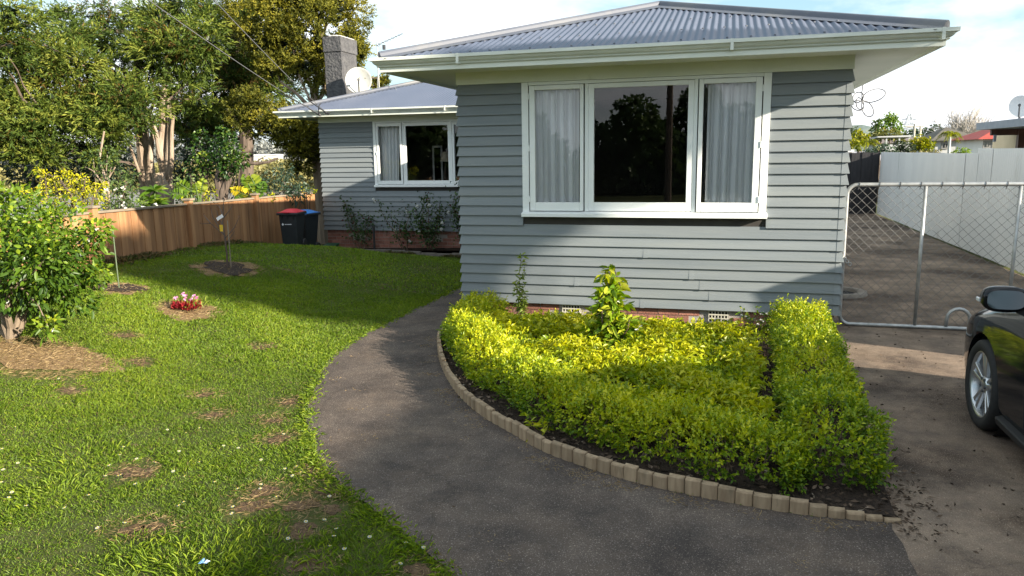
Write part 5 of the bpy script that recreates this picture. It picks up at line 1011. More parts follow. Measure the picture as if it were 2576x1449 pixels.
# flower clump in the lawn
fc = empty('flower_clump', tuple(flw)); tag(fc, 'small clump of pink and red flowers in the lawn', 'flowers')
rd = leafmat('red foliage', [(0, (0.16, 0.01, 0.02)), (0.7, (0.36, 0.02, 0.03)), (1, (0.45, 0.06, 0.05))]); lv = Leaves(); n = 420; a = rng.uniform(0, 2*PI, n); q = 0.17*np.sqrt(rng.random(n)); lv.add(np.column_stack([q*np.cos(a), q*np.sin(a)*0.8, 0.02+0.08*rng.random(n)]), np.column_stack([np.cos(a)*0.4, np.sin(a)*0.4, np.ones(n)])+rng.normal(0, 0.4, (n, 3)), 0.055, 0.022, rng.random(n)); lv.build('red_leaves', rd, fc)
lv = Leaves(); n = 160; a = rng.uniform(0, 2*PI, n); q = 0.17*np.sqrt(rng.random(n)); lv.add(np.column_stack([0.06+q*np.cos(a), 0.05+q*np.sin(a), 0.02+0.1*rng.random(n)]), np.column_stack([rng.normal(0, 0.4, (n, 2)), np.ones(n)]), 0.09, 0.01, rng.random(n)); lv.build('green_leaves', SPRG, fc)
pk_ = leafmat('pink petal', [(0, (0.62, 0.16, 0.38)), (1, (0.75, 0.5, 0.66))], trans=0.2)
for dx, dz in ((-0.10, 0.17), (-0.06, 0.20), (-0.02, 0.14), (0.04, 0.2), (0.10, 0.18), (0.14, 0.16), (-0.14, 0.15), (0.07, 0.14)):
    lv = Leaves(); a = np.arange(5)*2*PI/5; lv.add(np.repeat(np.array([[dx, random.uniform(-0.06, 0.04), dz]]), 5, 0), np.column_stack([np.cos(a), np.sin(a)*0.6-0.15, np.full(5, 0.25)+0.5*np.sin(a)]), 0.036, 0.03, rng.random(5)); lv.build('pink_flower', pk_, fc)
# rose bushes before the wing
ROSE = leafmat('rose leaf', [(0.0, (0.10, 0.02, 0.02)), (0.15, (0.02, 0.05, 0.012)), (0.7, (0.05, 0.10, 0.025)), (1.0, (0.10, 0.16, 0.045))], trans=0.25)
CANE = mat('rose cane', (0.10, 0.06, 0.045), (0.14, 0.10, 0.06), rough=0.8)
def rose(x, stems, n, label, flowers, pink=False):
    b = np.array([x, 16.68, gz((x, 16.68))+0.06]); t = empty('rose_bush', tuple(b)); tag(t, label, 'rose bush'); lv = Leaves(); mb = MB()
    ends = []
    for dx, z in stems:
        e_ = np.array([dx, rng.normal(0, 0.12)-0.05, z]); p = limb(mb, (dx*0.1, 0, -0.03), e_, 0.014, 0.005, 6, 0.14, 6); ends.append(p)
        k = int(n*1.7); i = rng.integers(2, 6, k); P = np.array(p)[np.minimum(i, 5)]*rng.uniform(0.85, 1.0, (k, 1))+rng.normal(0, 0.085, (k, 3)); lv.add(P, rdir(k), 0.075*rng.uniform(0.6, 1.2, k), 0.046, rng.random(k), long=False)
    lv.build('leaves', ROSE, t); mb.build('canes', CANE, t)
    for k in range(flowers):
        c = ends[k % len(ends)][int(rng.integers(3, 6))]+rng.normal(0, 0.10, 3)+np.array([0, -0.08, 0]); f = Leaves(); f.add(np.repeat(c[None], 9, 0), rdir(9)+np.array([0, -0.4, 0.4]), 0.05, 0.045, rng.random(9)); f.build('rose_bloom', pk_ if pink else PETAL, t)
rose(-8.55, [(-0.5, 1.25), (-0.35, 1.0), (0.1, 0.75), (0.2, 0.85), (-0.1, 0.9)], 55, 'bare-stemmed rose bush by the wing corner without blooms', 0)
rose(-7.35, [(-0.62, 1.2), (-0.35, 0.9), (0.1, 0.7), (-0.1, 1.05)], 45, 'tall spindly white rose bush under the left wing window sash', 5)
rose(-6.75, [(-0.05, 1.4), (0.35, 0.95), (0.3, 1.2), (-0.3, 1.1), (0.1, 1.35), (-0.15, 0.8)], 90, 'full white rose bush with several blooms before the wing', 8)
rose(-5.95, [(0.0, 1.85), (-0.1, 1.5), (0.1, 1.2), (0.15, 1.6)], 80, 'tall dark-leaved rose bush with one pink bloom beside the front block', 1, True)
# ================================================================== TREES BEYOND THE FENCE
MACR = leafmat('cypress spray', [(0.0, (0.14, 0.085, 0.02)), (0.12, (0.026, 0.050, 0.010)), (0.45, (0.078, 0.122, 0.020)), (0.75, (0.165, 0.20, 0.030)), (1.0, (0.25, 0.265, 0.045))], trans=0.22, rough=0.6, spec=0.2)
TOTA = leafmat('olive conifer spray', [(0.0, (0.03, 0.04, 0.008)), (0.35, (0.075, 0.083, 0.012)), (0.7, (0.155, 0.152, 0.017)), (1.0, (0.26, 0.23, 0.026))], trans=0.22, rough=0.6, spec=0.2)
TRUNK = mat('pale cypress trunk', (0.20, 0.145, 0.10), (0.38, 0.30, 0.23), scale=5, rough=0.95, bump=0.8, bscale=22, stretch=(2, 2, 0.25), c3=(0.12, 0.085, 0.06), s3=2.5, f3=(0.55, 0.75))
DKTR = mat('dark trunk', (0.075, 0.055, 0.042), (0.14, 0.105, 0.08), scale=6, rough=0.95, bump=0.8, bscale=20, stretch=(2, 2, 0.3))
CUT = mat('cut wood', (0.42, 0.32, 0.22), (0.5, 0.4, 0.28), rough=0.9)
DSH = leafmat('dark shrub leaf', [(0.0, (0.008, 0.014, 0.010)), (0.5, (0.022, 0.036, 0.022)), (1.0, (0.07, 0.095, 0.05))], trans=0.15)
def big_tree(name, basepx, bd, clumps, m, label, trunk, tone=0.5, ll=0.13, lw=0.030, den=430, tm=TRUNK, shell=0.72, flat=0.55, up=0.15, droop=0.12, cat='tree', nl=13, slen=0.44, squash=0.42, spread=0.34):
    b = atD(basepx[0], basepx[1], bd); b[2] = gz(b); t = empty(name, tuple(b)); tag(t, label, cat); lv = Leaves(); mb = MB(); ends = []; core = Leaves(); br = MB()
    for pts, r0, r1 in trunk:
        P = [(atD(x, y, d)-b) if d else np.array([0, 0, -0.3]) for x, y, d in pts]; mb.tube(P, list(np.linspace(r0, r1, len(P))), 9); ends += P[1:]
    ends = np.array(ends)
    for c in clumps:
        x, y, r, d = c[:4]; cc_ = atD(x, y, d)-b; R = r/FPX*d; n = int(den*R*R)+20
        tn_ = tone+(c[4] if len(c) > 4 else 0.0)
        for _s in range(5 if squash < 0.6 else 6):
            so_ = rng.normal(0, 0.46, 3)*np.array([R, R, R*0.8]); rs_ = R*rng.uniform(0.32, 0.54)
            clump(lv, cc_+so_, (rs_*1.15, rs_*1.15, rs_*squash), max(8, n//5), slen*min(1.2, 0.6+R*0.5), nl, ll, lw, tone=tn_+rng.normal(0, 0.15), shell=shell, up=up, droop=droop, flat=flat, spread=spread, jit=0.16)
        n_ = int(55*R*R)+8; d_ = rdir(n_); core.add(cc_+d_*R*0.5*rng.random((n_, 1)), rdir(n_), 0.22, 0.16, np.clip(0.3+rng.normal(0, 0.15, n_), 0, 1))  # dark leaves added inside each clump to deepen its shaded hollows
        k = int(np.argmin(np.linalg.norm(ends-cc_, axis=1)+np.maximum(0, ends[:, 2]-cc_[2])*1.5)); limb(br, ends[k], cc_, 0.02+0.02*R, 0.010, 5, 0.10, 5)
        for _ in range(3): limb(br, cc_+rng.normal(0, R*0.2, 3), cc_+rdir(1)[0]*R*0.85, 0.010, 0.004, 3, 0.1, 4)
    lv.build('crown', m, t); core.build('shade_foliage', DSH, t); mb.build('trunk', tm, t); tag(br.build('branches', DKTR, t), kind='stuff'); return t
A = [(20, 40, 70, 17.5), (10, 125, 50, 17.5), (-70, 90, 90, 17.5), (130, 140, 80, 19.5), (60, 165, 65, 19.5), (205, 165, 75, 19.5), (110, 222, 70, 19), (285, 190, 75, 20), (30, 250, 60, 19), (340, 130, 60, 20.5), (410, 50, 60, 20.5), (440, 105, 75, 20), (500, 95, 55, 20), (540, 110, 38, 20), (475, 150, 60, 20.3), (350, 235, 65, 19.5), (300, 262, 75, 19), (235, 250, 75, 19.3), (150, 272, 75, 18.8), (60, 292, 75, 18.5), (5, 335, 60, 18.2), (90, 335, 55, 18.4), (175, 322, 65, 18.6), (255, 312, 60, 18.8), (335, 285, 50, 19), (485, 205, 45, 20.5), (505, 250, 38, 20.5), (205, 375, 45, 18.8), (245, 398, 32, 18.8), (130, 372, 45, 18.6), (-40, 250, 90, 18.5), (-60, 350, 80, 18), (390, 160, 60, 21.5), (420, 230, 50, 21.5), (180, 90, 60, 21), (260, 120, 55, 21.2), (430, 15, 60, 20.5), (300, 330, 36, 19), (60, 395, 40, 18.4)]
big_tree('cypress_tree', (395, 510), 20.5, A, MACR, 'huge spreading green cypress with pale pruned trunks beyond the fence',
  [([(365, 520, 0), (372, 470, 20.5), (366, 400, 20.5), (352, 300, 20.5), (345, 200, 20.8), (350, 90, 21)], 0.27, 0.10), ([(420, 520, 0), (421, 490, 20.2), (418, 440, 20.2), (404, 380, 20.2), (411, 320, 20.2), (408, 270, 20.3), (420, 160, 20.5)], 0.20, 0.06),
   ([(418, 470, 20.2), (424, 400, 20.1), (428, 320, 20.1), (424, 250, 20.3)], 0.11, 0.05), ([(404, 400, 20.2), (395, 350, 20.0), (385, 310, 19.9), (378, 290, 19.9)], 0.08, 0.04), ([(414, 480, 20.2), (432, 420, 20.0), (432, 330, 20.0), (436, 290, 20)], 0.07, 0.04), ([(375, 480, 20.4), (378, 400, 20.2), (384, 330, 20.2), (380, 290, 20.2)], 0.09, 0.04), ([(372, 480, 20.4), (345, 420, 20.1), (326, 365, 20.0)], 0.05, 0.03), ([(360, 330, 20.5), (390, 250, 20.6), (440, 180, 20.8)], 0.05, 0.02), ([(352, 310, 20.5), (300, 220, 19.5), (200, 160, 19.4)], 0.05, 0.02), ([(352, 320, 20.5), (260, 300, 19), (120, 300, 18.6)], 0.05, 0.02), ([(345, 200, 20.8), (200, 110, 21), (60, 80, 20)], 0.06, 0.02)], den=440)
st_ = empty('pruned_stump', tuple(atD(408, 505, 19.9)*np.array([1, 1, 0])+np.array([0, 0, gz(atD(408, 505, 19.9))]))); tag(st_, 'short sawn-off pale trunk leaning beside the cypress', 'stump'); sb = np.array(st_.location)
MB().tube([np.array([0, 0, -0.3]), atD(418, 490, 19.9)-sb, atD(402, 455, 19.8)-sb, atD(396, 436, 19.75)-sb], [0.2, 0.19, 0.16, 0.15], 12).build('trunk', TRUNK, st_); e_ = atD(396, 436, 19.75)-sb; MB().lathe([(0, 0.006), (0.145, 0.006), (0.15, 0.0)], e_, (atD(396, 436, 19.75)-atD(402, 455, 19.8)), 14).build('cut_face', CUT, st_)
Bk = [(560, 260, 90, 27), (620, 200, 100, 27), (700, 190, 90, 27), (655, 265, 60, 26), (535, 345, 45, 26), (500, 300, 55, 26), (600, 130, 80, 27), (690, 90, 70, 27), (560, 70, 60, 24), (520, 20, 60, 24), (610, 40, 45, 24), (640, 20, 40, 24), (580, 190, 70, 26), (470, 260, 60, 26), (480, 340, 40, 26), (540, 300, 60, 26.5), (640, 150, 60, 26), (250, 50, 55, 25), (350, 40, 50, 25), (150, 30, 45, 25), (460, 330, 50, 25), (580, 330, 30, 26)]
big_tree('cypress_tree', (610, 520), 26, Bk, MACR, 'tall cypress behind the ivy stumps with shade put into its leaf tone', [([(610, 520, 0), (620, 350, 26), (600, 200, 26.5), (590, 40, 26)], 0.3, 0.1), ([(612, 320, 26), (540, 250, 26), (480, 280, 26)], 0.12, 0.04), ([(605, 240, 26.5), (690, 180, 27)], 0.1, 0.04), ([(600, 160, 26), (400, 90, 25), (200, 70, 25)], 0.14, 0.05)], tone=0.36, den=400, tm=DKTR)  # lower leaf tone paints in the shade on this rear tree
Bt = [(700, 40, 75, 21.5), (770, 15, 75, 21.5), (840, 35, 60, 21.5), (885, 85, 40, 21.3), (725, 105, 80, 21), (800, 105, 75, 21), (860, 140, 50, 21), (660, 115, 45, 21), (690, 165, 55, 21), (770, 170, 50, 21), (645, 275, 55, 20.5), (605, 260, 30, 20.5), (700, 325, 55, 20.5), (760, 325, 50, 20.5), (740, 375, 45, 20.5), (785, 372, 40, 20.5), (655, 325, 38, 20.5), (705, 285, 48, 20.5), (905, 130, 28, 21.5), (890, 175, 26, 21.5), (950, 215, 20, 22.5), (966, 205, 14, 22.5), (745, 420, 22, 20.5), (760, -40, 80, 21.5), (860, -20, 55, 21.5), (690, -30, 70, 21.5), (620, 90, 40, 22), (810, 210, 30, 21), (790, 330, 40, 20.5)]
big_tree('totara_tree', (805, 490), 21, Bt, TOTA, 'olive-green conifer with fan of pale limbs rising behind the chimney',
  [([(806, 500, 0), (802, 440, 21), (797, 370, 21), (792, 300, 21), (790, 250, 21), (800, 180, 21.2), (810, 90, 21.5)], 0.17, 0.07), ([(792, 300, 21), (770, 260, 20.9), (745, 235, 20.8), (705, 205, 20.8)], 0.07, 0.03), ([(792, 290, 21), (782, 220, 21), (768, 170, 21)], 0.06, 0.03), ([(791, 280, 21), (818, 215, 21), (822, 150, 21.2)], 0.07, 0.03), ([(791, 290, 21), (775, 240, 20.8), (752, 190, 20.8), (738, 130, 21)], 0.05, 0.02), ([(805, 250, 21), (838, 205, 21), (870, 180, 21.3)], 0.04, 0.02), ([(797, 410, 21), (775, 395, 20.7), (730, 380, 20.5)], 0.04, 0.02), ([(800, 440, 21), (786, 400, 20.8), (778, 370, 20.6)], 0.06, 0.04), ([(797, 370, 21), (740, 310, 20.7), (650, 290, 20.5)], 0.05, 0.02)], ll=0.085, lw=0.036, den=700, shell=0.68, flat=0.8, up=0.35, slen=0.22, nl=10, tone=0.58, squash=0.72, spread=0.6)
# ivy-covered stumps
IVY = leafmat('ivy leaf', [(0.0, (0.008, 0.022, 0.005)), (0.5, (0.025, 0.065, 0.012)), (0.85, (0.09, 0.15, 0.02)), (1.0, (0.22, 0.25, 0.03))], trans=0.22, rough=0.35)
def leafy(name, basepx, bd, clumps, m, label, trunk, ll=0.09, lw=0.07, den=900, tone=0.5, tm=DKTR, cat='shrub', shell=0.6, long=False, flowers=0, up=0.1, droop=0.3, single=True):
    b = atD(basepx[0], basepx[1], bd); b[2] = gz(b); t = empty(name, tuple(b)); tag(t, label, cat); lv = Leaves(); mb = MB()
    for pts, r0, r1 in trunk:
        P = [(atD(x, y, d)-b) if d else np.array([0, 0, -0.3]) for x, y, d in pts]; mb.tube(P, list(np.linspace(r0, r1, len(P))), 7)
    for c in clumps:
        x, y, r, d = c[:4]; cc_ = atD(x, y, d)-b; R = r/FPX*d; n = int(den*R*R)+25; dd = rdir(n); lump = 1+0.25*np.sin(dd[:, 0]*6+x)*np.sin(dd[:, 2]*5+y)
        P = cc_+dd*np.array([R, R, R*0.95])*(lump*(shell+(1-shell)*rng.random(n)))[:, None]; D = dd*0.8+rng.normal(0, 0.5, (n, 3))+np.array([0, 0, up])
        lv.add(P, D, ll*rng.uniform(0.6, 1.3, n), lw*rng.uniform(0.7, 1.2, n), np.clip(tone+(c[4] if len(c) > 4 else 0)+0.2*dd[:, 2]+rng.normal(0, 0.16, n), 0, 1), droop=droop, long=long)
        limb(mb, np.array([0, 0, 0.0])+rng.normal(0, 0.05, 3), cc_, 0.018, 0.006, 5, 0.12, 5)
    lv.build('foliage', m, t); mb.build('trunk', tm, t)
    if flowers:
        f = Leaves()
        for _ in range(flowers):
            c = clumps[int(rng.integers(len(clumps)))]; cc_ = atD(c[0]+rng.uniform(-1, 1)*c[2]*0.7, c[1]+rng.uniform(-1, 1)*c[2]*0.7, c[3]-c[2]/FPX*c[3]*0.85)-b; f.add(np.repeat(cc_[None], 6, 0), rdir(6)+np.array([0, -0.6, 0.2]), 0.06, 0.05, 0.5)
        f.build('blossoms', PETAL, t)
    return t
leafy('ivy_stump', (555, 520), 18.5, [(568, 350, 28, 18.5), (560, 385, 30, 18.5), (590, 380, 26, 18.4, 0.12), (600, 410, 26, 18.4, 0.2), (575, 415, 28, 18.3, 0.1), (545, 410, 28, 18.5), (608, 395, 20, 18.5), (560, 335, 18, 18.5), (545, 370, 20, 18.6), (570, 435, 18, 18.4)], IVY, 'big ivy-smothered stump with two leaning trunks beyond the fence', [([(556, 520, 0), (563, 480, 18.5), (580, 440, 18.5), (590, 400, 18.5)], 0.12, 0.08), ([(552, 520, 0), (550, 450, 18.5), (556, 400, 18.5)], 0.13, 0.08), ([(600, 408, 18.5), (640, 412, 18.5), (675, 408, 18.5), (700, 398, 18.5)], 0.05, 0.025), ([(640, 412, 18.5), (655, 400, 18.5), (662, 397, 18.5)], 0.02, 0.01)], tone=0.42, den=1500, cat='tree')
leafy('ivy_stump', (508, 515), 18.7, [(508, 345, 20, 18.7), (500, 380, 24, 18.7), (492, 415, 24, 18.7), (512, 400, 18, 18.5, 0.3), (516, 425, 14, 18.5, 0.35), (498, 435, 20, 18.7), (520, 360, 16, 18.7)], IVY, 'narrow ivy-covered stump with a bare lower trunk', [([(506, 520, 0), (512, 470, 18.7), (518, 425, 18.6), (510, 380, 18.7)], 0.10, 0.06), ([(518, 430, 18.6), (532, 415, 18.6), (545, 408, 18.6)], 0.05, 0.03)], tone=0.40, den=1500, cat='tree')
YSH = leafmat('yellow shrub leaf', [(0.0, (0.05, 0.08, 0.01)), (0.35, (0.16, 0.22, 0.012)), (0.6, (0.45, 0.44, 0.015)), (1.0, (0.66, 0.58, 0.02))], trans=0.35)
GSH = leafmat('mid green shrub leaf', [(0.0, (0.02, 0.04, 0.012)), (0.5, (0.06, 0.10, 0.028)), (1.0, (0.16, 0.22, 0.06))], trans=0.25)
BSH = leafmat('blue-green shrub leaf', [(0.0, (0.012, 0.028, 0.018)), (0.5, (0.035, 0.065, 0.040)), (1.0, (0.09, 0.13, 0.075))], trans=0.2)
DSH = leafmat('dark shrub leaf', [(0.0, (0.008, 0.014, 0.010)), (0.5, (0.022, 0.036, 0.022)), (1.0, (0.07, 0.095, 0.05))], trans=0.15)
RSH = leafmat('straw reed leaf', [(0.0, (0.10, 0.10, 0.03)), (0.5, (0.26, 0.22, 0.08)), (1.0, (0.45, 0.36, 0.16))], trans=0.25)
leafy('yellow_shrub', (190, 560), 12.6, [(190, 480, 38, 12.6), (220, 505, 40, 12.6), (160, 510, 45, 12.6, -0.2), (240, 480, 22, 12.5), (205, 450, 20, 12.6), (115, 440, 14, 12.6), (95, 432, 10, 12.6), (135, 455, 15, 12.6), (155, 440, 13, 12.6), (170, 432, 8, 12.6), (225, 540, 34, 12.6), (90, 495, 24, 12.6), (60, 480, 12, 12.6), (130, 530, 40, 12.7, -0.15), (258, 465, 10, 12.5), (110, 480, 20, 12.6)], YSH, 'bright yellow-leaved shrub behind the near end of the timber fence', [([(190, 560, 0), (185, 500, 12.6), (150, 450, 12.6), (95, 430, 12.6)], 0.03, 0.01), ([(190, 560, 0), (210, 480, 12.6), (215, 445, 12.6)], 0.03, 0.01)], ll=0.06, lw=0.026, den=2600, tone=0.62, shell=0.3)
leafy('flowering_shrub', (300, 545), 13.2, [(290, 500, 34, 13.2), (330, 505, 32, 13.2), (265, 515, 28, 13.2), (350, 525, 24, 13.1), (310, 530, 36, 13.1), (315, 475, 24, 13.3), (295, 470, 18, 13.3)], GSH, 'rounded green shrub dotted with white flowers above the fence', [([(300, 560, 0), (305, 500, 13.2), (320, 450, 13.3)], 0.03, 0.012)], ll=0.07, lw=0.04, den=1800, tone=0.6, flowers=9)
leafy('grey_shrub', (715, 510), 17.5, [(690, 455, 34, 17.5), (730, 460, 36, 17.5), (715, 430, 26, 17.5), (755, 475, 24, 17.3), (670, 475, 28, 17.4), (700, 485, 32, 17.3), (745, 490, 26, 17.3)], BSH, 'blue-grey leafy shrub above the far part of the timber fence', [([(715, 520, 0), (715, 450, 17.5)], 0.03, 0.012)], ll=0.09, lw=0.045, den=1100, tone=0.55)
leafy('yellow_foliage_shrub', (775, 500), 17.6, [(765, 487, 16, 17.6), (785, 478, 10, 17.6), (680, 497, 10, 16.5), (500, 495, 20, 15.5, -0.1), (530, 490, 16, 15.6), (470, 500, 14, 15.3)], YSH, 'low straw-yellow shrubs along the fence top', [([(775, 520, 0), (770, 480, 17.6)], 0.02, 0.01)], ll=0.07, lw=0.03, den=1600, tone=0.45)
leafy('wild_shrub', (475, 510), 16.0, [(465, 470, 28, 16), (490, 460, 24, 16), (450, 490, 20, 15.8), (480, 495, 26, 15.6)], GSH, 'loose green shrub between the pale trunks and ivy stumps', [([(475, 520, 0), (480, 440, 16)], 0.02, 0.008)], ll=0.08, lw=0.045, den=1300, tone=0.62)
leafy('twiggy_shrub', (265, 520), 17.0, [(270, 390, 22, 17), (280, 420, 24, 17), (262, 440, 18, 17), (235, 400, 22, 17, -0.2), (330, 440, 16, 15), (320, 450, 14, 15)], GSH, 'tall twiggy shrub with bare pale stems left of the trunks', [([(268, 520, 0), (262, 440, 17), (250, 400, 17), (262, 330, 17)], 0.035, 0.02), ([(270, 520, 0), (272, 450, 17), (290, 420, 17)], 0.03, 0.015), ([(265, 470, 17), (235, 430, 17), (215, 420, 17)], 0.02, 0.01)], ll=0.09, lw=0.05, den=900, tone=0.5, tm=TRUNK)
for i, (bp, bd, cls, lab) in enumerate([((60, 520), 24, [(40, 415, 40, 24), (90, 405, 45, 24), (140, 400, 45, 24), (20, 390, 40, 25), (180, 415, 40, 23), (100, 440, 40, 23), (60, 440, 36, 23.5)], 'dark rambling scrub below the left of the cypress crown'), ((230, 520), 23, [(215, 395, 40, 23), (250, 410, 45, 23), (200, 440, 40, 22.5), (295, 400, 40, 23.5), (310, 440, 36, 23), (250, 450, 40, 22), (330, 390, 34, 24), (330, 420, 30, 23)], 'dark scrub filling the gap left of the cypress trunks'), ((475, 520), 24, [(450, 400, 34, 24), (470, 430, 36, 24), (455, 470, 34, 23), (480, 380, 26, 24), (610, 470, 34, 22.5), (625, 490, 30, 22), (450, 440, 30, 23)], 'shaded dark scrub right of the cypress trunks')]):
    leafy('dark_scrub', bp, bd, cls, DSH, lab, [([(bp[0], 530, 0), (bp[0]+5, 440, bd)], 0.05, 0.02)], ll=0.14, lw=0.08, den=600, tone=0.45)
# broad-leaved plants
BIGL = leafmat('broad glossy leaf', [(0.0, (0.03, 0.07, 0.012)), (0.6, (0.10, 0.19, 0.02)), (1.0, (0.34, 0.40, 0.05))], trans=0.35, rough=0.3); YBIG = leafmat('yellowing palm leaf', [(0.0, (0.30, 0.26, 0.02)), (1.0, (0.62, 0.50, 0.03))], trans=0.35)
def paddle(mb_l, p0, p1, width, tone, nseg=9, split=True, bend=0.2):
    """a long blade leaf made of cross strips, with gaps between the strips"""
    p0 = np.array(p0, float); p1 = np.array(p1, float); d = p1-p0; Ln = np.linalg.norm(d); d /= Ln; sd = np.cross(d, (0.3, -1, 0.1)); sd /= np.linalg.norm(sd)
    for k in range(nseg):
        t = (k+0.5)/nseg; w = width*math.sin(PI*(0.08+0.9*t))**0.7; c = p0+d*Ln*t+np.array([0, 0, -bend*Ln*t*t])
        for s in (-1, 1): mb_l.add(np.array([c]), np.array([sd*s+d*0.45]), w, Ln/nseg*1.9, np.array([tone+random.uniform(-0.12, 0.12)]), droop=0.15, fold=0.12, long=True)
def plant_paddles(name, base, leaves, label, m=BIGL, d=16.0, ym=None):
    b = atD(base[0], base[1], d); b[2] = gz(b); t = empty(name, tuple(b)); tag(t, label, 'plant')
    for (x0, y0, x1, y1, w, tone, yl) in leaves:
        lv = Leaves(); p0, p1 = atD(x0, y0, d)-b, atD(x1, y1, d-0.1)-b; paddle(lv, p0, p1, w, tone); o = lv.build('leaf', YBIG if yl else m, t); MB().tube([np.array([0, 0, -0.1]), p0, p0+(p1-p0)*0.98+np.array([0, 0, -0.2*np.linalg.norm(p1-p0)*0.96])], [0.025, 0.016, 0.005], 6).build('leaf_stalk', STEM, t)
plant_paddles('strelitzia_plant', (628, 520), [(640, 490, 612, 428, 0.17, 0.7, False), (650, 480, 628, 432, 0.22, 0.95, False), (640, 500, 580, 462, 0.16, 0.7, True), (610, 505, 598, 488, 0.12, 0.6, False), (650, 495, 664, 448, 0.14, 0.5, False)], 'broad-leaved strelitzia with one yellow frond above the fence', d=15.8)
plant_paddles('strelitzia_plant', (492, 520), [(505, 490, 512, 440, 0.14, 0.95, False), (480, 480, 448, 452, 0.16, 0.7, False), (470, 492, 430, 478, 0.15, 0.55, False), (500, 500, 490, 452, 0.12, 0.8, False)], 'pale banana-like plant with upright leaves beside the trunks', d=15.2)
rs = atD(388, 520, 13.6); rs[2] = gz(rs); rt = empty('rosette_plant', tuple(rs)); tag(rt, 'glossy rosette plant with a single white flower above the fence', 'plant')
for x, y, r in ((388, 478, 0.30), (375, 500, 0.26), (398, 508, 0.26), (385, 520, 0.28)):
    c = atD(x, y, 13.6)-rs; n = 22; lv = Leaves(); a = rng.uniform(0, 2*PI, n); lv.add(np.repeat(c[None], n, 0), np.column_stack([np.cos(a), np.sin(a), rng.uniform(-0.15, 0.8, n)]), r*rng.uniform(0.7, 1.1, n), 0.085, np.clip(0.62+rng.normal(0, 0.2, n), 0, 1), long=True, droop=0.25, fold=0.1); lv.build('leaf_rosette', BIGL, rt); MB().tube([(0, 0, -0.1), c*0.6, c], 0.016, 6).build('stem', STEM, rt)
f = Leaves(); f.add(np.repeat((atD(392, 517, 13.3)-rs)[None], 7, 0), rdir(7)+np.array([0, -0.7, 0.3]), 0.06, 0.05, 0.5); f.build('white_flower', PETAL, rt)
# far shore: mangroves, a shed and wooded rise
mg = Leaves()
for k in range(260):
    u = rng.uniform(-60, 900); dd_ = rng.uniform(120, 190); c = atD(u, 430, dd_); c[2] = -3.4+rng.uniform(1.0, 2.2); R = rng.uniform(1.6, 3.2)
    clump(mg, c, (R*1.5, R*1.3, R*0.9), 46, 1.0, 5, 0.75, 0.42, tone=0.5+0.15*math.sin(k), shell=0.5, flat=0.7)
tag(mg.build('mangroves', leafmat('mangrove leaf', [(0, (0.09, 0.09, 0.03)), (0.5, (0.16, 0.15, 0.05)), (1, (0.28, 0.24, 0.09))], trans=0.1)), 'band of olive mangroves along the far edge of the mudflat', kind='stuff')
fw_ = Leaves()
for k in range(150):
    u = rng.uniform(-80, 900); dd_ = rng.uniform(380, 520); c = atD(u, 400, dd_); c[2] = rng.uniform(0, 7); R = rng.uniform(4, 9); clump(fw_, c, (R*1.4, R, R), 36, 2.5, 5, 2.4, 1.4, tone=0.5, shell=0.5)
tag(fw_.build('far_woods', leafmat('haze-tinted tree leaf', [(0, (0.10, 0.115, 0.11)), (0.5, (0.16, 0.17, 0.16)), (1, (0.24, 0.245, 0.22))], trans=0.1)), 'haze-tinted wooded far shore across the estuary', kind='stuff')  # pale greyish leaf colours carry the haze
shp = atD(660, 405, 210); sh = empty('far_shed', (shp[0], shp[1], shp[2]-1.5)); sh.rotation_euler = (0, 0, YAW); tag(sh, 'long low pale shed on the far shore of the estuary', 'shed')
PALE = mat('pale grey cladding', (0.42, 0.43, 0.43), (0.5, 0.5, 0.5), scale=1, rough=0.7); LROOF = mat('white roof sheet', (0.7, 0.7, 0.7), rough=0.5)
MB().box(-6.5, 5, -3, 3, -1, 3.0).build('wall', PALE, sh); MB().box(-6.8, 5.3, -3.3, 3.3, 3.01, 3.3).build('roof', LROOF, sh)

# ================================================================== BEYOND THE WHITE FENCE
NWALL = mat('cream render', (0.55, 0.46, 0.30), (0.62, 0.52, 0.36), scale=3, rough=0.8); NROOF = mat('blue grey flashing', (0.20, 0.23, 0.28), (0.25, 0.28, 0.33), rough=0.5); BRN = mat('brown painted post', (0.06, 0.028, 0.02), (0.09, 0.04, 0.03), rough=0.6)
nh = empty('neighbour_house'); tag(nh, 'cream neighbour house with flat blue-grey roof over the white fence', 'house')
bx('wall', NWALL, nh, 6.42, 14.0, 14.0, 21.5, -0.3, 2.42); bx('roof', NROOF, nh, 5.66, 14.5, 13.2, 20.2, 2.44, 2.60); bx('post', BRN, nh, 6.28, 6.40, 19.35, 19.5, -0.3, 2.43); bx('beam', BRN, nh, 5.75, 6.6, 19.4, 19.5, 2.30, 2.435); bx('bracket', NROOF, nh, 5.78, 5.83, 19.3, 19.36, 2.16, 2.31)
wn_ = MB().box(6.405, 6.419, 17.0, 18.3, 1.0, 2.05).build('window', TRIM, nh); MB().add([(6.40, 17.06, 1.06), (6.40, 18.24, 1.06), (6.40, 18.24, 1.99), (6.40, 17.06, 1.99)], [(0, 1, 2, 3)]).build('pane', CGLASS, wn_)
dish((6.33, 19.6, 2.6), (-0.35, -0.9, 0.2), 0.24, 'clean white satellite dish on the neighbour flat roof', 0.10, mat('white dish', (0.72, 0.72, 0.72), rough=0.5))
GBG = -0.6
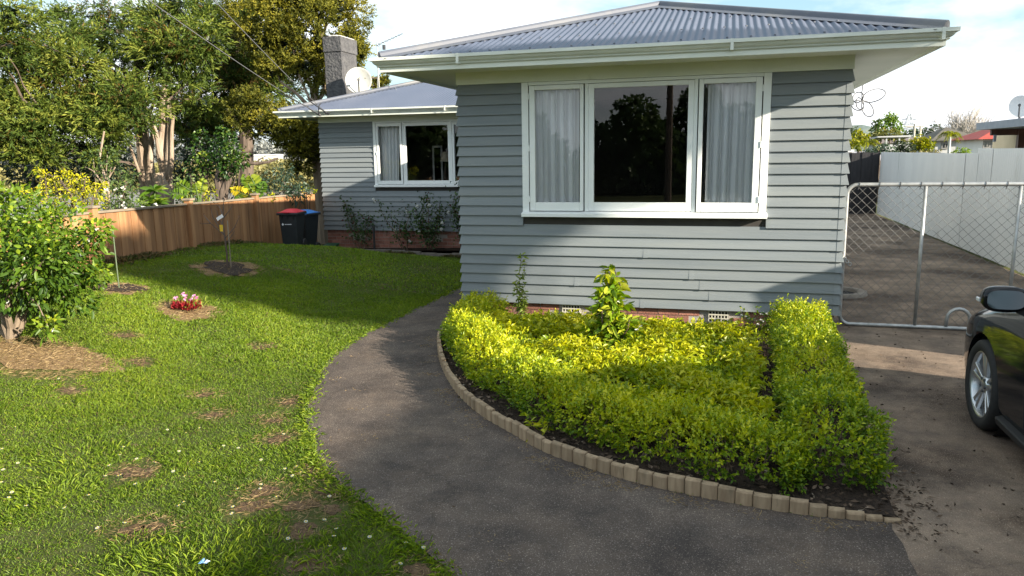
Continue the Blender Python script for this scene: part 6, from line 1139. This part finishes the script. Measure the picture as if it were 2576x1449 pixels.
def far_house(name, px0, px1, Y, ze, zr, depth, wallm, roofm, label, wins=(), hip=True, z0=-1.0, ch=None):
    a, b = onY(px0, 376, Y), onY(px1, 376, Y); x0, x1 = a[0], b[0]; t = empty(name, (x0, Y, z0)); tag(t, label, 'house'); w = x1-x0; h = ze-z0
    MB().box(0, w, 0, depth, 0, h).build('wall', wallm, t); o = 0.45; rh = zr-ze; q = min(depth/2+o, w/2+o) if hip else 0
    V = [(-o, -o, h), (w+o, -o, h), (w+o, depth+o, h), (-o, depth+o, h), (-o+q*0.98, depth/2, h+rh), (w+o-q*0.98, depth/2, h+rh)]
    ro = MB().add(V, [(0, 1, 5, 4), (1, 2, 5), (2, 3, 4, 5), (3, 0, 4), (3, 2, 1, 0)]).build('roof', roofm, t)
    if ch: MB().box(*ch).build('chimney', BRICK, ro)
    for (u0, u1, v0, v1) in wins:
        p0 = onY(u0, v1, Y); p1 = onY(u1, v0, Y); wf = MB().box(p0[0]-x0-0.12, p1[0]-x0+0.12, -0.08, -0.002, p0[2]-z0-0.12, p1[2]-z0+0.12).build('window', WFRM, t); MB().box(p0[0]-x0, p1[0]-x0, -0.10, -0.081, p0[2]-z0, p1[2]-z0).build('pane', CGLASS, wf); mx_ = (p0[0]+p1[0])/2-x0; MB().box(mx_-0.03, mx_+0.03, -0.12, -0.101, p0[2]-z0, p1[2]-z0).build('glazing_bar', WFRM, wf)
    return t
WFRM = mat('grey window frame', (0.25, 0.24, 0.23), rough=0.6); RRED = mat('red tile roof', (0.36, 0.045, 0.03), (0.44, 0.065, 0.04), scale=3, rough=0.7); BROOF = mat('brown tile roof', (0.085, 0.075, 0.06), (0.13, 0.115, 0.09), scale=2, rough=0.9); WWAL = mat('white render', (0.72, 0.71, 0.68), (0.78, 0.77, 0.75), scale=1, rough=0.8)
far_house('red_roof_house', 2472, 2660, 55, 2.55, 3.6, 6, WWAL, RRED, 'white house with red tiled roof beyond the fence', [(2477, 2487, 359, 369), (2496, 2502, 358, 370), (2517, 2526, 353, 372)], ch=(3.2, 3.9, 1.5, 2.3, 3.6, 4.9))
far_house('brown_roof_house', 2352, 2462, 66, 2.6, 3.7, 7, PALE, BROOF, 'pale house with brown hipped roof behind the palm', [(2372, 2382, 362, 371), (2425, 2436, 362, 371)])
far_house('brown_roof_house', 2215, 2300, 80, 2.55, 3.3, 9, PALE, mat('dull mauve roof', (0.16, 0.13, 0.125), rough=0.9), 'small low house with dull mauve roof behind the round trees', [], hip=False)
far_house('garden_shed', 2165, 2205, 50, 1.35, 1.9, 4, PALE, mat('grey shed roof', (0.30, 0.29, 0.32), rough=0.7), 'small grey-roofed shed behind the thin palm', [], hip=False)
vr = atD(2235, 360, 52); vt = empty('verandah', (vr[0], vr[1], -0.8)); tag(vt, 'white open verandah with sloping roof among the far trees', 'verandah')
zr_ = vr[2]+0.8; MB().hexa([(-0.9, -1, zr_+0.38), (1.2, -1, zr_+0.38), (1.2, 1, zr_+0.3), (-0.9, 1, zr_+0.3), (-0.9, -1, zr_+0.46), (1.2, -1, zr_+0.5), (1.2, 1, zr_+0.42), (-0.9, 1, zr_+0.42)]).build('roof', PALE, vt)
for x in (-0.3, 0.5, 1.1): MB().box(x-0.05, x+0.05, -0.9, -0.8, 0, zr_+0.38).build('post', PALE, vt)
MB().box(-0.35, 1.15, -0.95, -0.78, zr_-0.5, zr_-0.1).build('railing', PALE, vt)
ne = onY(2140, 372, 30); nr_ = empty('shed_roof', (ne[0]-3, 30, 0)); tag(nr_, 'corner of a white-guttered shed behind the black fence', 'shed')
MB().box(-3, 2.85, 0.3, 5, -0.4, ne[2]-0.22).build('wall', BROOF, nr_); MB().hexa([(-3.3, -0.2, ne[2]+0.10), (3.1, -0.2, ne[2]-0.16), (3.1, 5.4, ne[2]-0.16), (-3.3, 5.4, ne[2]+0.10), (-3.3, -0.2, ne[2]+0.2), (3.1, -0.2, ne[2]-0.06), (3.1, 5.4, ne[2]-0.06), (-3.3, 5.4, ne[2]+0.2)]).build('roof', LROOF, nr_)
GYT = leafmat('fresh green tree leaf', [(0.0, (0.04, 0.08, 0.012)), (0.5, (0.13, 0.22, 0.03)), (1.0, (0.27, 0.36, 0.06))], trans=0.3); YGT = leafmat('yellow-green tree leaf', [(0.0, (0.05, 0.08, 0.01)), (0.5, (0.20, 0.23, 0.015)), (1.0, (0.45, 0.40, 0.03))], trans=0.3); OLT = leafmat('olive tree leaf', [(0.0, (0.04, 0.05, 0.012)), (0.5, (0.11, 0.12, 0.025)), (1.0, (0.22, 0.21, 0.05))], trans=0.25)
def far_tree(name, base, Y, cls, m, label, tone=0.55, ll=0.35, lw=0.25, den=26, tm=DKTR, shell=0.45, tr=0.12):
    D_ = Y/float(ray(base[0], 376)[1]); cl2 = [(x, y, r, D_+dd) for x, y, r, dd in cls]; b = atD(base[0], base[1], D_)
    t = leafy(name, base, D_, cl2, m, label, [([(base[0], base[1], 0), (cls[0][0], cls[0][1], D_)], tr, tr*0.4)], ll=ll*0.7, lw=lw*0.75, den=den*5, tone=tone, tm=tm, cat='tree', shell=shell); return t
far_tree('round_tree', (2240, 372), 75, [(2240, 305, 14, 0), (2225, 312, 14, 0), (2255, 315, 16, 0), (2245, 295, 12, 0), (2232, 298, 10, 0), (2262, 328, 12, 0), (2222, 330, 12, 0)], GYT, 'tall fresh green tree behind the far houses', den=60)
far_tree('round_tree', (2205, 372), 78, [(2205, 312, 9, 0), (2203, 325, 11, 0), (2212, 305, 7, 0), (2200, 340, 12, 0)], GSH, 'narrow darker tree beside the tall fresh green one', den=60)
far_tree('bushy_tree', (2225, 376), 62, [(2215, 338, 16, 0), (2240, 340, 16, 0), (2258, 345, 14, 0), (2265, 355, 12, 0), (2205, 345, 10, 0)], OLT, 'wide olive-toned bushy tree above the verandah', den=60)
far_tree('yellow_tree', (2165, 380), 48, [(2160, 335, 10, 0), (2155, 345, 12, 0), (2172, 348, 12, 0), (2178, 340, 8, 0), (2165, 358, 12, 0)], YGT, 'yellow-green young tree by the house corner', den=110, ll=0.25, lw=0.18)
far_tree('yellow_shrub_tree', (2145, 385), 42, [(2140, 355, 13, 0), (2155, 365, 14, 0), (2135, 368, 12, 0)], YGT, 'low yellowish shrub tree close to the white-guttered shed', tone=0.45, den=120, ll=0.25, lw=0.18)
far_tree('lime_tree', (2318, 388), 44, [(2315, 355, 16, 0), (2330, 362, 16, 0), (2300, 362, 13, 0), (2318, 370, 18, 0), (2335, 372, 12, 0)], YGT, 'rounded lime-green tree in front of the pale house', den=130, ll=0.25, lw=0.18)
far_tree('round_bush', (2220, 396), 32, [(2210, 378, 13, 0), (2225, 374, 14, 0), (2240, 380, 13, 0), (2195, 384, 12, 0), (2180, 386, 10, 0), (2250, 386, 10, 0)], BSH, 'dense blue-green rounded bush just over the black fence', tone=0.7, den=260, ll=0.16, lw=0.1)
far_tree('dark_bush', (2275, 395), 40, [(2262, 365, 12, 0), (2275, 372, 14, 0), (2290, 375, 12, 0), (2270, 382, 14, 0)], DSH, 'dark bush between the rounded bush and the lime-green tree', tone=0.7, den=160, ll=0.2, lw=0.14)
far_tree('fence_shrub', (2418, 395), 30, [(2412, 383, 10, 0), (2425, 380, 9, 0), (2432, 386, 8, 0), (2402, 388, 8, 0)], GYT, 'bright green shrub tips over the white fence', tone=0.7, den=320, ll=0.16, lw=0.07)
far_tree('reddish_shrub', (2370, 392), 36, [(2345, 386, 8, 0), (2360, 388, 8, 0), (2320, 388, 8, 0), (2300, 388, 7, 0)], RSH, 'low brownish shrub row along the top of the white fence', tone=0.2, den=200, ll=0.2, lw=0.12)
far_tree('distant_trees', (2345, 360), 160, [(2335, 328, 10, 0), (2355, 325, 12, 0), (2370, 332, 10, 0), (2300, 332, 8, 0), (2315, 334, 8, 0), (2480, 330, 9, 0), (2390, 336, 10, 0), (2285, 338, 10, 0)], BSH, 'bluish clump of distant trees on the horizon', tone=0.85, den=14, ll=0.8, lw=0.6)
far_tree('distant_tree', (2140, 372), 150, [(2132, 330, 12, 0), (2145, 328, 10, 0), (2140, 342, 12, 0), (2128, 348, 10, 0)], DSH, 'grey-green distant tree beside the house corner', tone=0.9, den=12, ll=0.8, lw=0.5)
# bare winter tree
bt = onY(2425, 376, 85); bt[2] = -0.8; tb = empty('bare_tree', tuple(bt)); tag(tb, 'pale leafless tree with a fan of fine twigs', 'tree'); mb = MB(); sp_ = MB()
PGB = mat('pale grey twig', (0.36, 0.33, 0.30), (0.46, 0.43, 0.39), rough=0.9); top = onY(2425, 285, 85)[2]-bt[2]; wd_ = (onY(2462, 330, 85)-onY(2390, 330, 85))[0]/2
mb.tube([(0, 0, -0.2), (0, 0, top*0.35)], [0.22, 0.16], 8)
for k in range(80):
    a = rng.normal(0, 0.42); b_ = rng.normal(0, 0.4); p0 = np.array([0, 0, top*rng.uniform(0.12, 0.4)]); ln = top*rng.uniform(0.42, 0.66); e1 = p0+np.array([math.sin(a)*1.05, math.sin(b_)*0.6, math.cos(a)])*ln; mid = limb(mb, p0, e1, 0.05, 0.012, 5, 0.10, 5)
    for q in range(16):
        s0 = mid[int(rng.integers(1, 5))]; d_ = unit(e1-p0)+rng.normal(0, 0.42, 3); limb(sp_, s0, s0+d_*top*rng.uniform(0.10, 0.22), 0.026, 0.012, 3, 0.08, 3)
mb.build('trunk', PGB, tb); sp_.build('twigs', PGB, tb)
# palms
def palm(base, crown, Y, n, ln, label, m, col=TRUNK, r=0.12):
    b = onY(base[0], base[1], Y); b[2] = min(b[2], -0.4); t = empty('palm_tree', tuple(b)); tag(t, label, 'palm'); c = onY(crown[0], crown[1], Y)-b; MB().tube([(0, 0, -0.2), c*0.5, c], [r, r*0.8, r*0.7], 8).build('trunk', col, t)
    for k in range(n):
        a = 2*PI*k/n+rng.normal(0, 0.2); el = rng.uniform(0.2, 1.15); lv = Leaves(); mp_ = 14; pts = []
        for q in range(mp_+1): u = q/mp_; pts.append(c+np.array([math.cos(a)*math.cos(el)*ln*u, math.sin(a)*math.cos(el)*ln*u, ln*(math.sin(el)*u-0.75*u*u)]))
        pts = np.array(pts); dirs = np.diff(pts, axis=0); sd = np.array([-math.sin(a), math.cos(a), 0])
        for s in (-1, 1): lv.add(pts[:-1], unit(dirs)*0.6+sd*s+np.array([0, 0, -0.5]), ln*0.22, ln*0.035, np.clip(0.55+rng.normal(0, 0.15, mp_), 0, 1), droop=0.4)
        fr_ = lv.build('frond', m, t)
palm((2388, 392), (2390, 338), 46, 15, 0.75, 'slim palm with a bright feathery crown before the brown roof', YGT, PALE, 0.10); palm((2182, 385), (2182, 358), 46, 11, 0.9, 'small golden palm near the grey shed', YGT, PALE, 0.08)
# pylon and poles
STEELP = mat('haze-tinted grey steel', (0.34, 0.37, 0.40), rough=0.7); Yp = 330.0; pb = onY(2281, 380, Yp); pb[2] = 0; py_ = empty('pylon', tuple(pb)); tag(py_, 'lattice steel power pylon on the skyline', 'pylon'); pt = onY(2280, 287, Yp)[2]; mb = MB()  # distance haze is mixed into the steel colour
wz = lambda z: 2.4*(1-z/pt)**0.8+0.35
for k in range(9):
    z0_, z1_ = pt*k/9, pt*(k+1)/9
    for sx, sy in ((-1, -1), (1, -1), (1, 1), (-1, 1)): mb.tube([(sx*wz(z0_), sy*wz(z0_), z0_), (sx*wz(z1_), sy*wz(z1_), z1_)], 0.11, 4)
    for sy in (-1, 1): mb.tube([(-wz(z0_), sy*wz(z0_), z0_), (wz(z1_), sy*wz(z1_), z1_)], 0.07, 3); mb.tube([(wz(z0_), sy*wz(z0_), z0_), (-wz(z1_), sy*wz(z1_), z1_)], 0.07, 3)
mb.build('tower', STEELP, py_)
for q in (0.62, 0.74, 0.86): MB().tube([(-2.6, 0, pt*q), (0, 0, pt*q+0.7), (2.6, 0, pt*q)], 0.12, 4).tube([(-2.6, 0, pt*q), (2.6, 0, pt*q)], 0.10, 4).build('cross_arm', STEELP, py_)
CPOL = mat('concrete pole', (0.45, 0.42, 0.36), (0.52, 0.49, 0.42), rough=0.9)
pole_tops = []
for (x, yt, yb, lab, arm) in ((2296, 312, 360, 'concrete power pole with cross-arm left of its twin', True), (2311, 318, 360, 'plain concrete power pole right of its twin', False), (2411, 310, 345, 'thin wooden power pole in front of the bare tree', True)):
    Yq = 95.0; b = onY(x, 380, Yq); b[2] = -0.5; t = empty('power_pole', tuple(b)); tag(t, lab, 'pole'); h = onY(x-1, yt, Yq)[2]+0.5; MB().tube([(0, 0, -0.2), (0, 0, h)], [0.17, 0.11], 8).build('pole', CPOL, t); pole_tops.append(b+np.array([0, 0, h-0.2]))
    MB().box(-0.9 if arm else -0.2, 0.9 if arm else 0.2, -0.06, 0.06, h-0.35, h-0.22).build('cross_arm', CPOL, t)
for i, (a, e_) in enumerate(((pole_tops[0], onY(2140, 345, 150)), (pole_tops[1], onY(2470, 338, 120)), (pole_tops[0]+np.array([0.7, 0, 0]), onY(2460, 326, 120)))):
    wire(a, e_, 0.5, 0.022, WIREG, ['thin power line running from the twin poles towards the house', 'lower power line sagging from the plain pole over the far roofs', 'upper power line from the cross-arm pole past the bare tree'][i])

# ================================================================== THE REST OF THE STREET (seen in the window panes, plus unseen casters added to shade the garden)
sidew = mat('shade house wall', (0.5, 0.48, 0.42), rough=0.8)
sh2 = empty('shade_house', (7.0, -9.0, 0)); tag(sh2, 'unseen cream house added across the driveway, hipped roof shaped to shade the garden', 'house')  # unseen caster, ridge set for the shadow over path and bed
MB().box(0, 8, 0, 12.2, -0.1, 2.75).build('wall', sidew, sh2); MB().add([(-0.6, -0.6, 2.76), (8.6, -0.6, 2.76), (8.6, 12.8, 2.76), (-0.6, 12.8, 2.76), (4, 4.0, 4.86), (4, 10.0, 4.86)], [(0, 1, 4), (1, 2, 5, 4), (2, 3, 5), (3, 0, 4, 5), (3, 2, 1, 0)]).build('roof', BROOF, sh2)
for y_ in (2.0, 6.0): o = MB().box(-0.06, -0.002, y_, y_+1.8, 0.9, 2.1).build('window', TRIM, sh2); MB().box(-0.08, -0.061, y_+0.08, y_+1.72, 0.98, 2.02).build('pane', CGLASS, o)
def offframe_tree(name, loc, cls, label, m, tone=0.45, ll=0.2, lw=0.12, den=110, th=0.16):
    b = np.array(loc, float); b[2] = gz(b); t = empty(name, tuple(b)); tag(t, label, 'tree'); lv = Leaves(); mb = MB(); mz = max(c[2] for c in cls); limb(mb, (0, 0, -0.2), (0, 0, mz*0.8), th, th*0.4, 6, 0.06, 8)
    for (x, y, z, R) in cls: clump(lv, (x, y, z), (R, R, R*0.85), int(den*R*R)+20, 0.25, 6, ll, lw, tone=tone, shell=0.35, up=0.1); limb(mb, (0, 0, mz*0.45), (x, y, z), 0.05, 0.015, 5, 0.1, 5)
    lv.build('crown', m, t); mb.build('trunk', DKTR, t); return t
offframe_tree('offframe_tree', (15.6, 1.9, 0), [(0, 0.0, 7.25, 0.32), (0, -0.15, 7.75, 0.55), (0, -0.2, 8.4, 0.85), (0.2, 0.35, 8.2, 0.7), (0, 0.0, 8.9, 0.75), (0.2, -0.9, 9.0, 0.65), (0, 0.8, 8.5, 0.6)], 'unseen added tree with a vase-shaped crown laid out to shade the lawn', GSH, den=420, ll=0.26, lw=0.18)  # out of frame, crown clumps placed to throw the lawn shadow
for i, (x, y, h, r) in enumerate(((-9, -17, 5.5, 2.6), (-4.5, -20, 6.5, 3.0), (0.5, -22, 6.0, 2.6), (-13, -16, 7.5, 3.0), (5, -24, 5.0, 2.6), (-1.5, -25, 8.0, 3.0), (-20, -14, 9.5, 4.2), (-26, -17, 10.5, 4.6))):  # last two are added to darken the reflection in the wing pane
    h *= 0.62; r *= 0.75
    offframe_tree('roadside_tree', (x, y, 0), [(0, 0, h*0.62, r*0.8), (r*0.5, 0.3, h*0.5, r*0.6), (-r*0.5, 0, h*0.52, r*0.6), (0.3, 0, h*0.9, r*0.5), (0, 0.2, h*0.22, r*0.7), (r*0.8, 0, h*0.25, r*0.5), (-r*0.8, 0, h*0.25, r*0.5)], ['broad dark roadside tree', 'tall dense roadside tree beside the broad one', 'rounded roadside tree near the street palm', 'big leafy roadside tree at the corner', 'low roadside tree beyond the street palm', 'tallest roadside tree in the back row', 'wide tree added to darken the wing pane,', 'furthest leafy tree, also added to darken the wing pane,'][i]+' across the street', GSH, den=90, ll=0.3, lw=0.2)
pp = empty('palm_tree', (2.4, -19, 0)); tag(pp, 'stout date palm across the street', 'palm'); MB().tube([(0, 0, -0.2), (0, 0, 3.0)], [0.3, 0.22], 9).build('trunk', DKTR, pp)
for k in range(22):
    a = 2*PI*k/22*3.3; el = 0.1+1.2*(k/22); ln = 1.8; pts = np.array([(math.cos(a)*math.cos(el)*ln*u, math.sin(a)*math.cos(el)*ln*u, 3.0+ln*(math.sin(el)*u-0.7*u*u)) for u in np.linspace(0, 1, 13)]); lv = Leaves(); sd = np.array([-math.sin(a), math.cos(a), 0])
    for s in (-1, 1): lv.add(pts[:-1], unit(np.diff(pts, axis=0))*0.6+sd*s, 0.4, 0.05, 0.4, droop=0.3)
    lv.build('frond', GSH, pp)
st2 = sheet('street', [(-200, -13), (200, -13), (200, -7), (-200, -7)], 0.008, ASPH); tag(st2, kind='structure')
sp2 = empty('street_pole', (-2.2, -14, 0)); tag(sp2, 'timber power pole across the street', 'pole'); MB().tube([(0, 0, -0.2), (0, 0, 8.5)], [0.15, 0.10], 8).build('pole', DKTR, sp2); MB().box(-0.9, 0.9, -0.06, 0.06, 7.9, 8.02).build('cross_arm', DKTR, sp2)
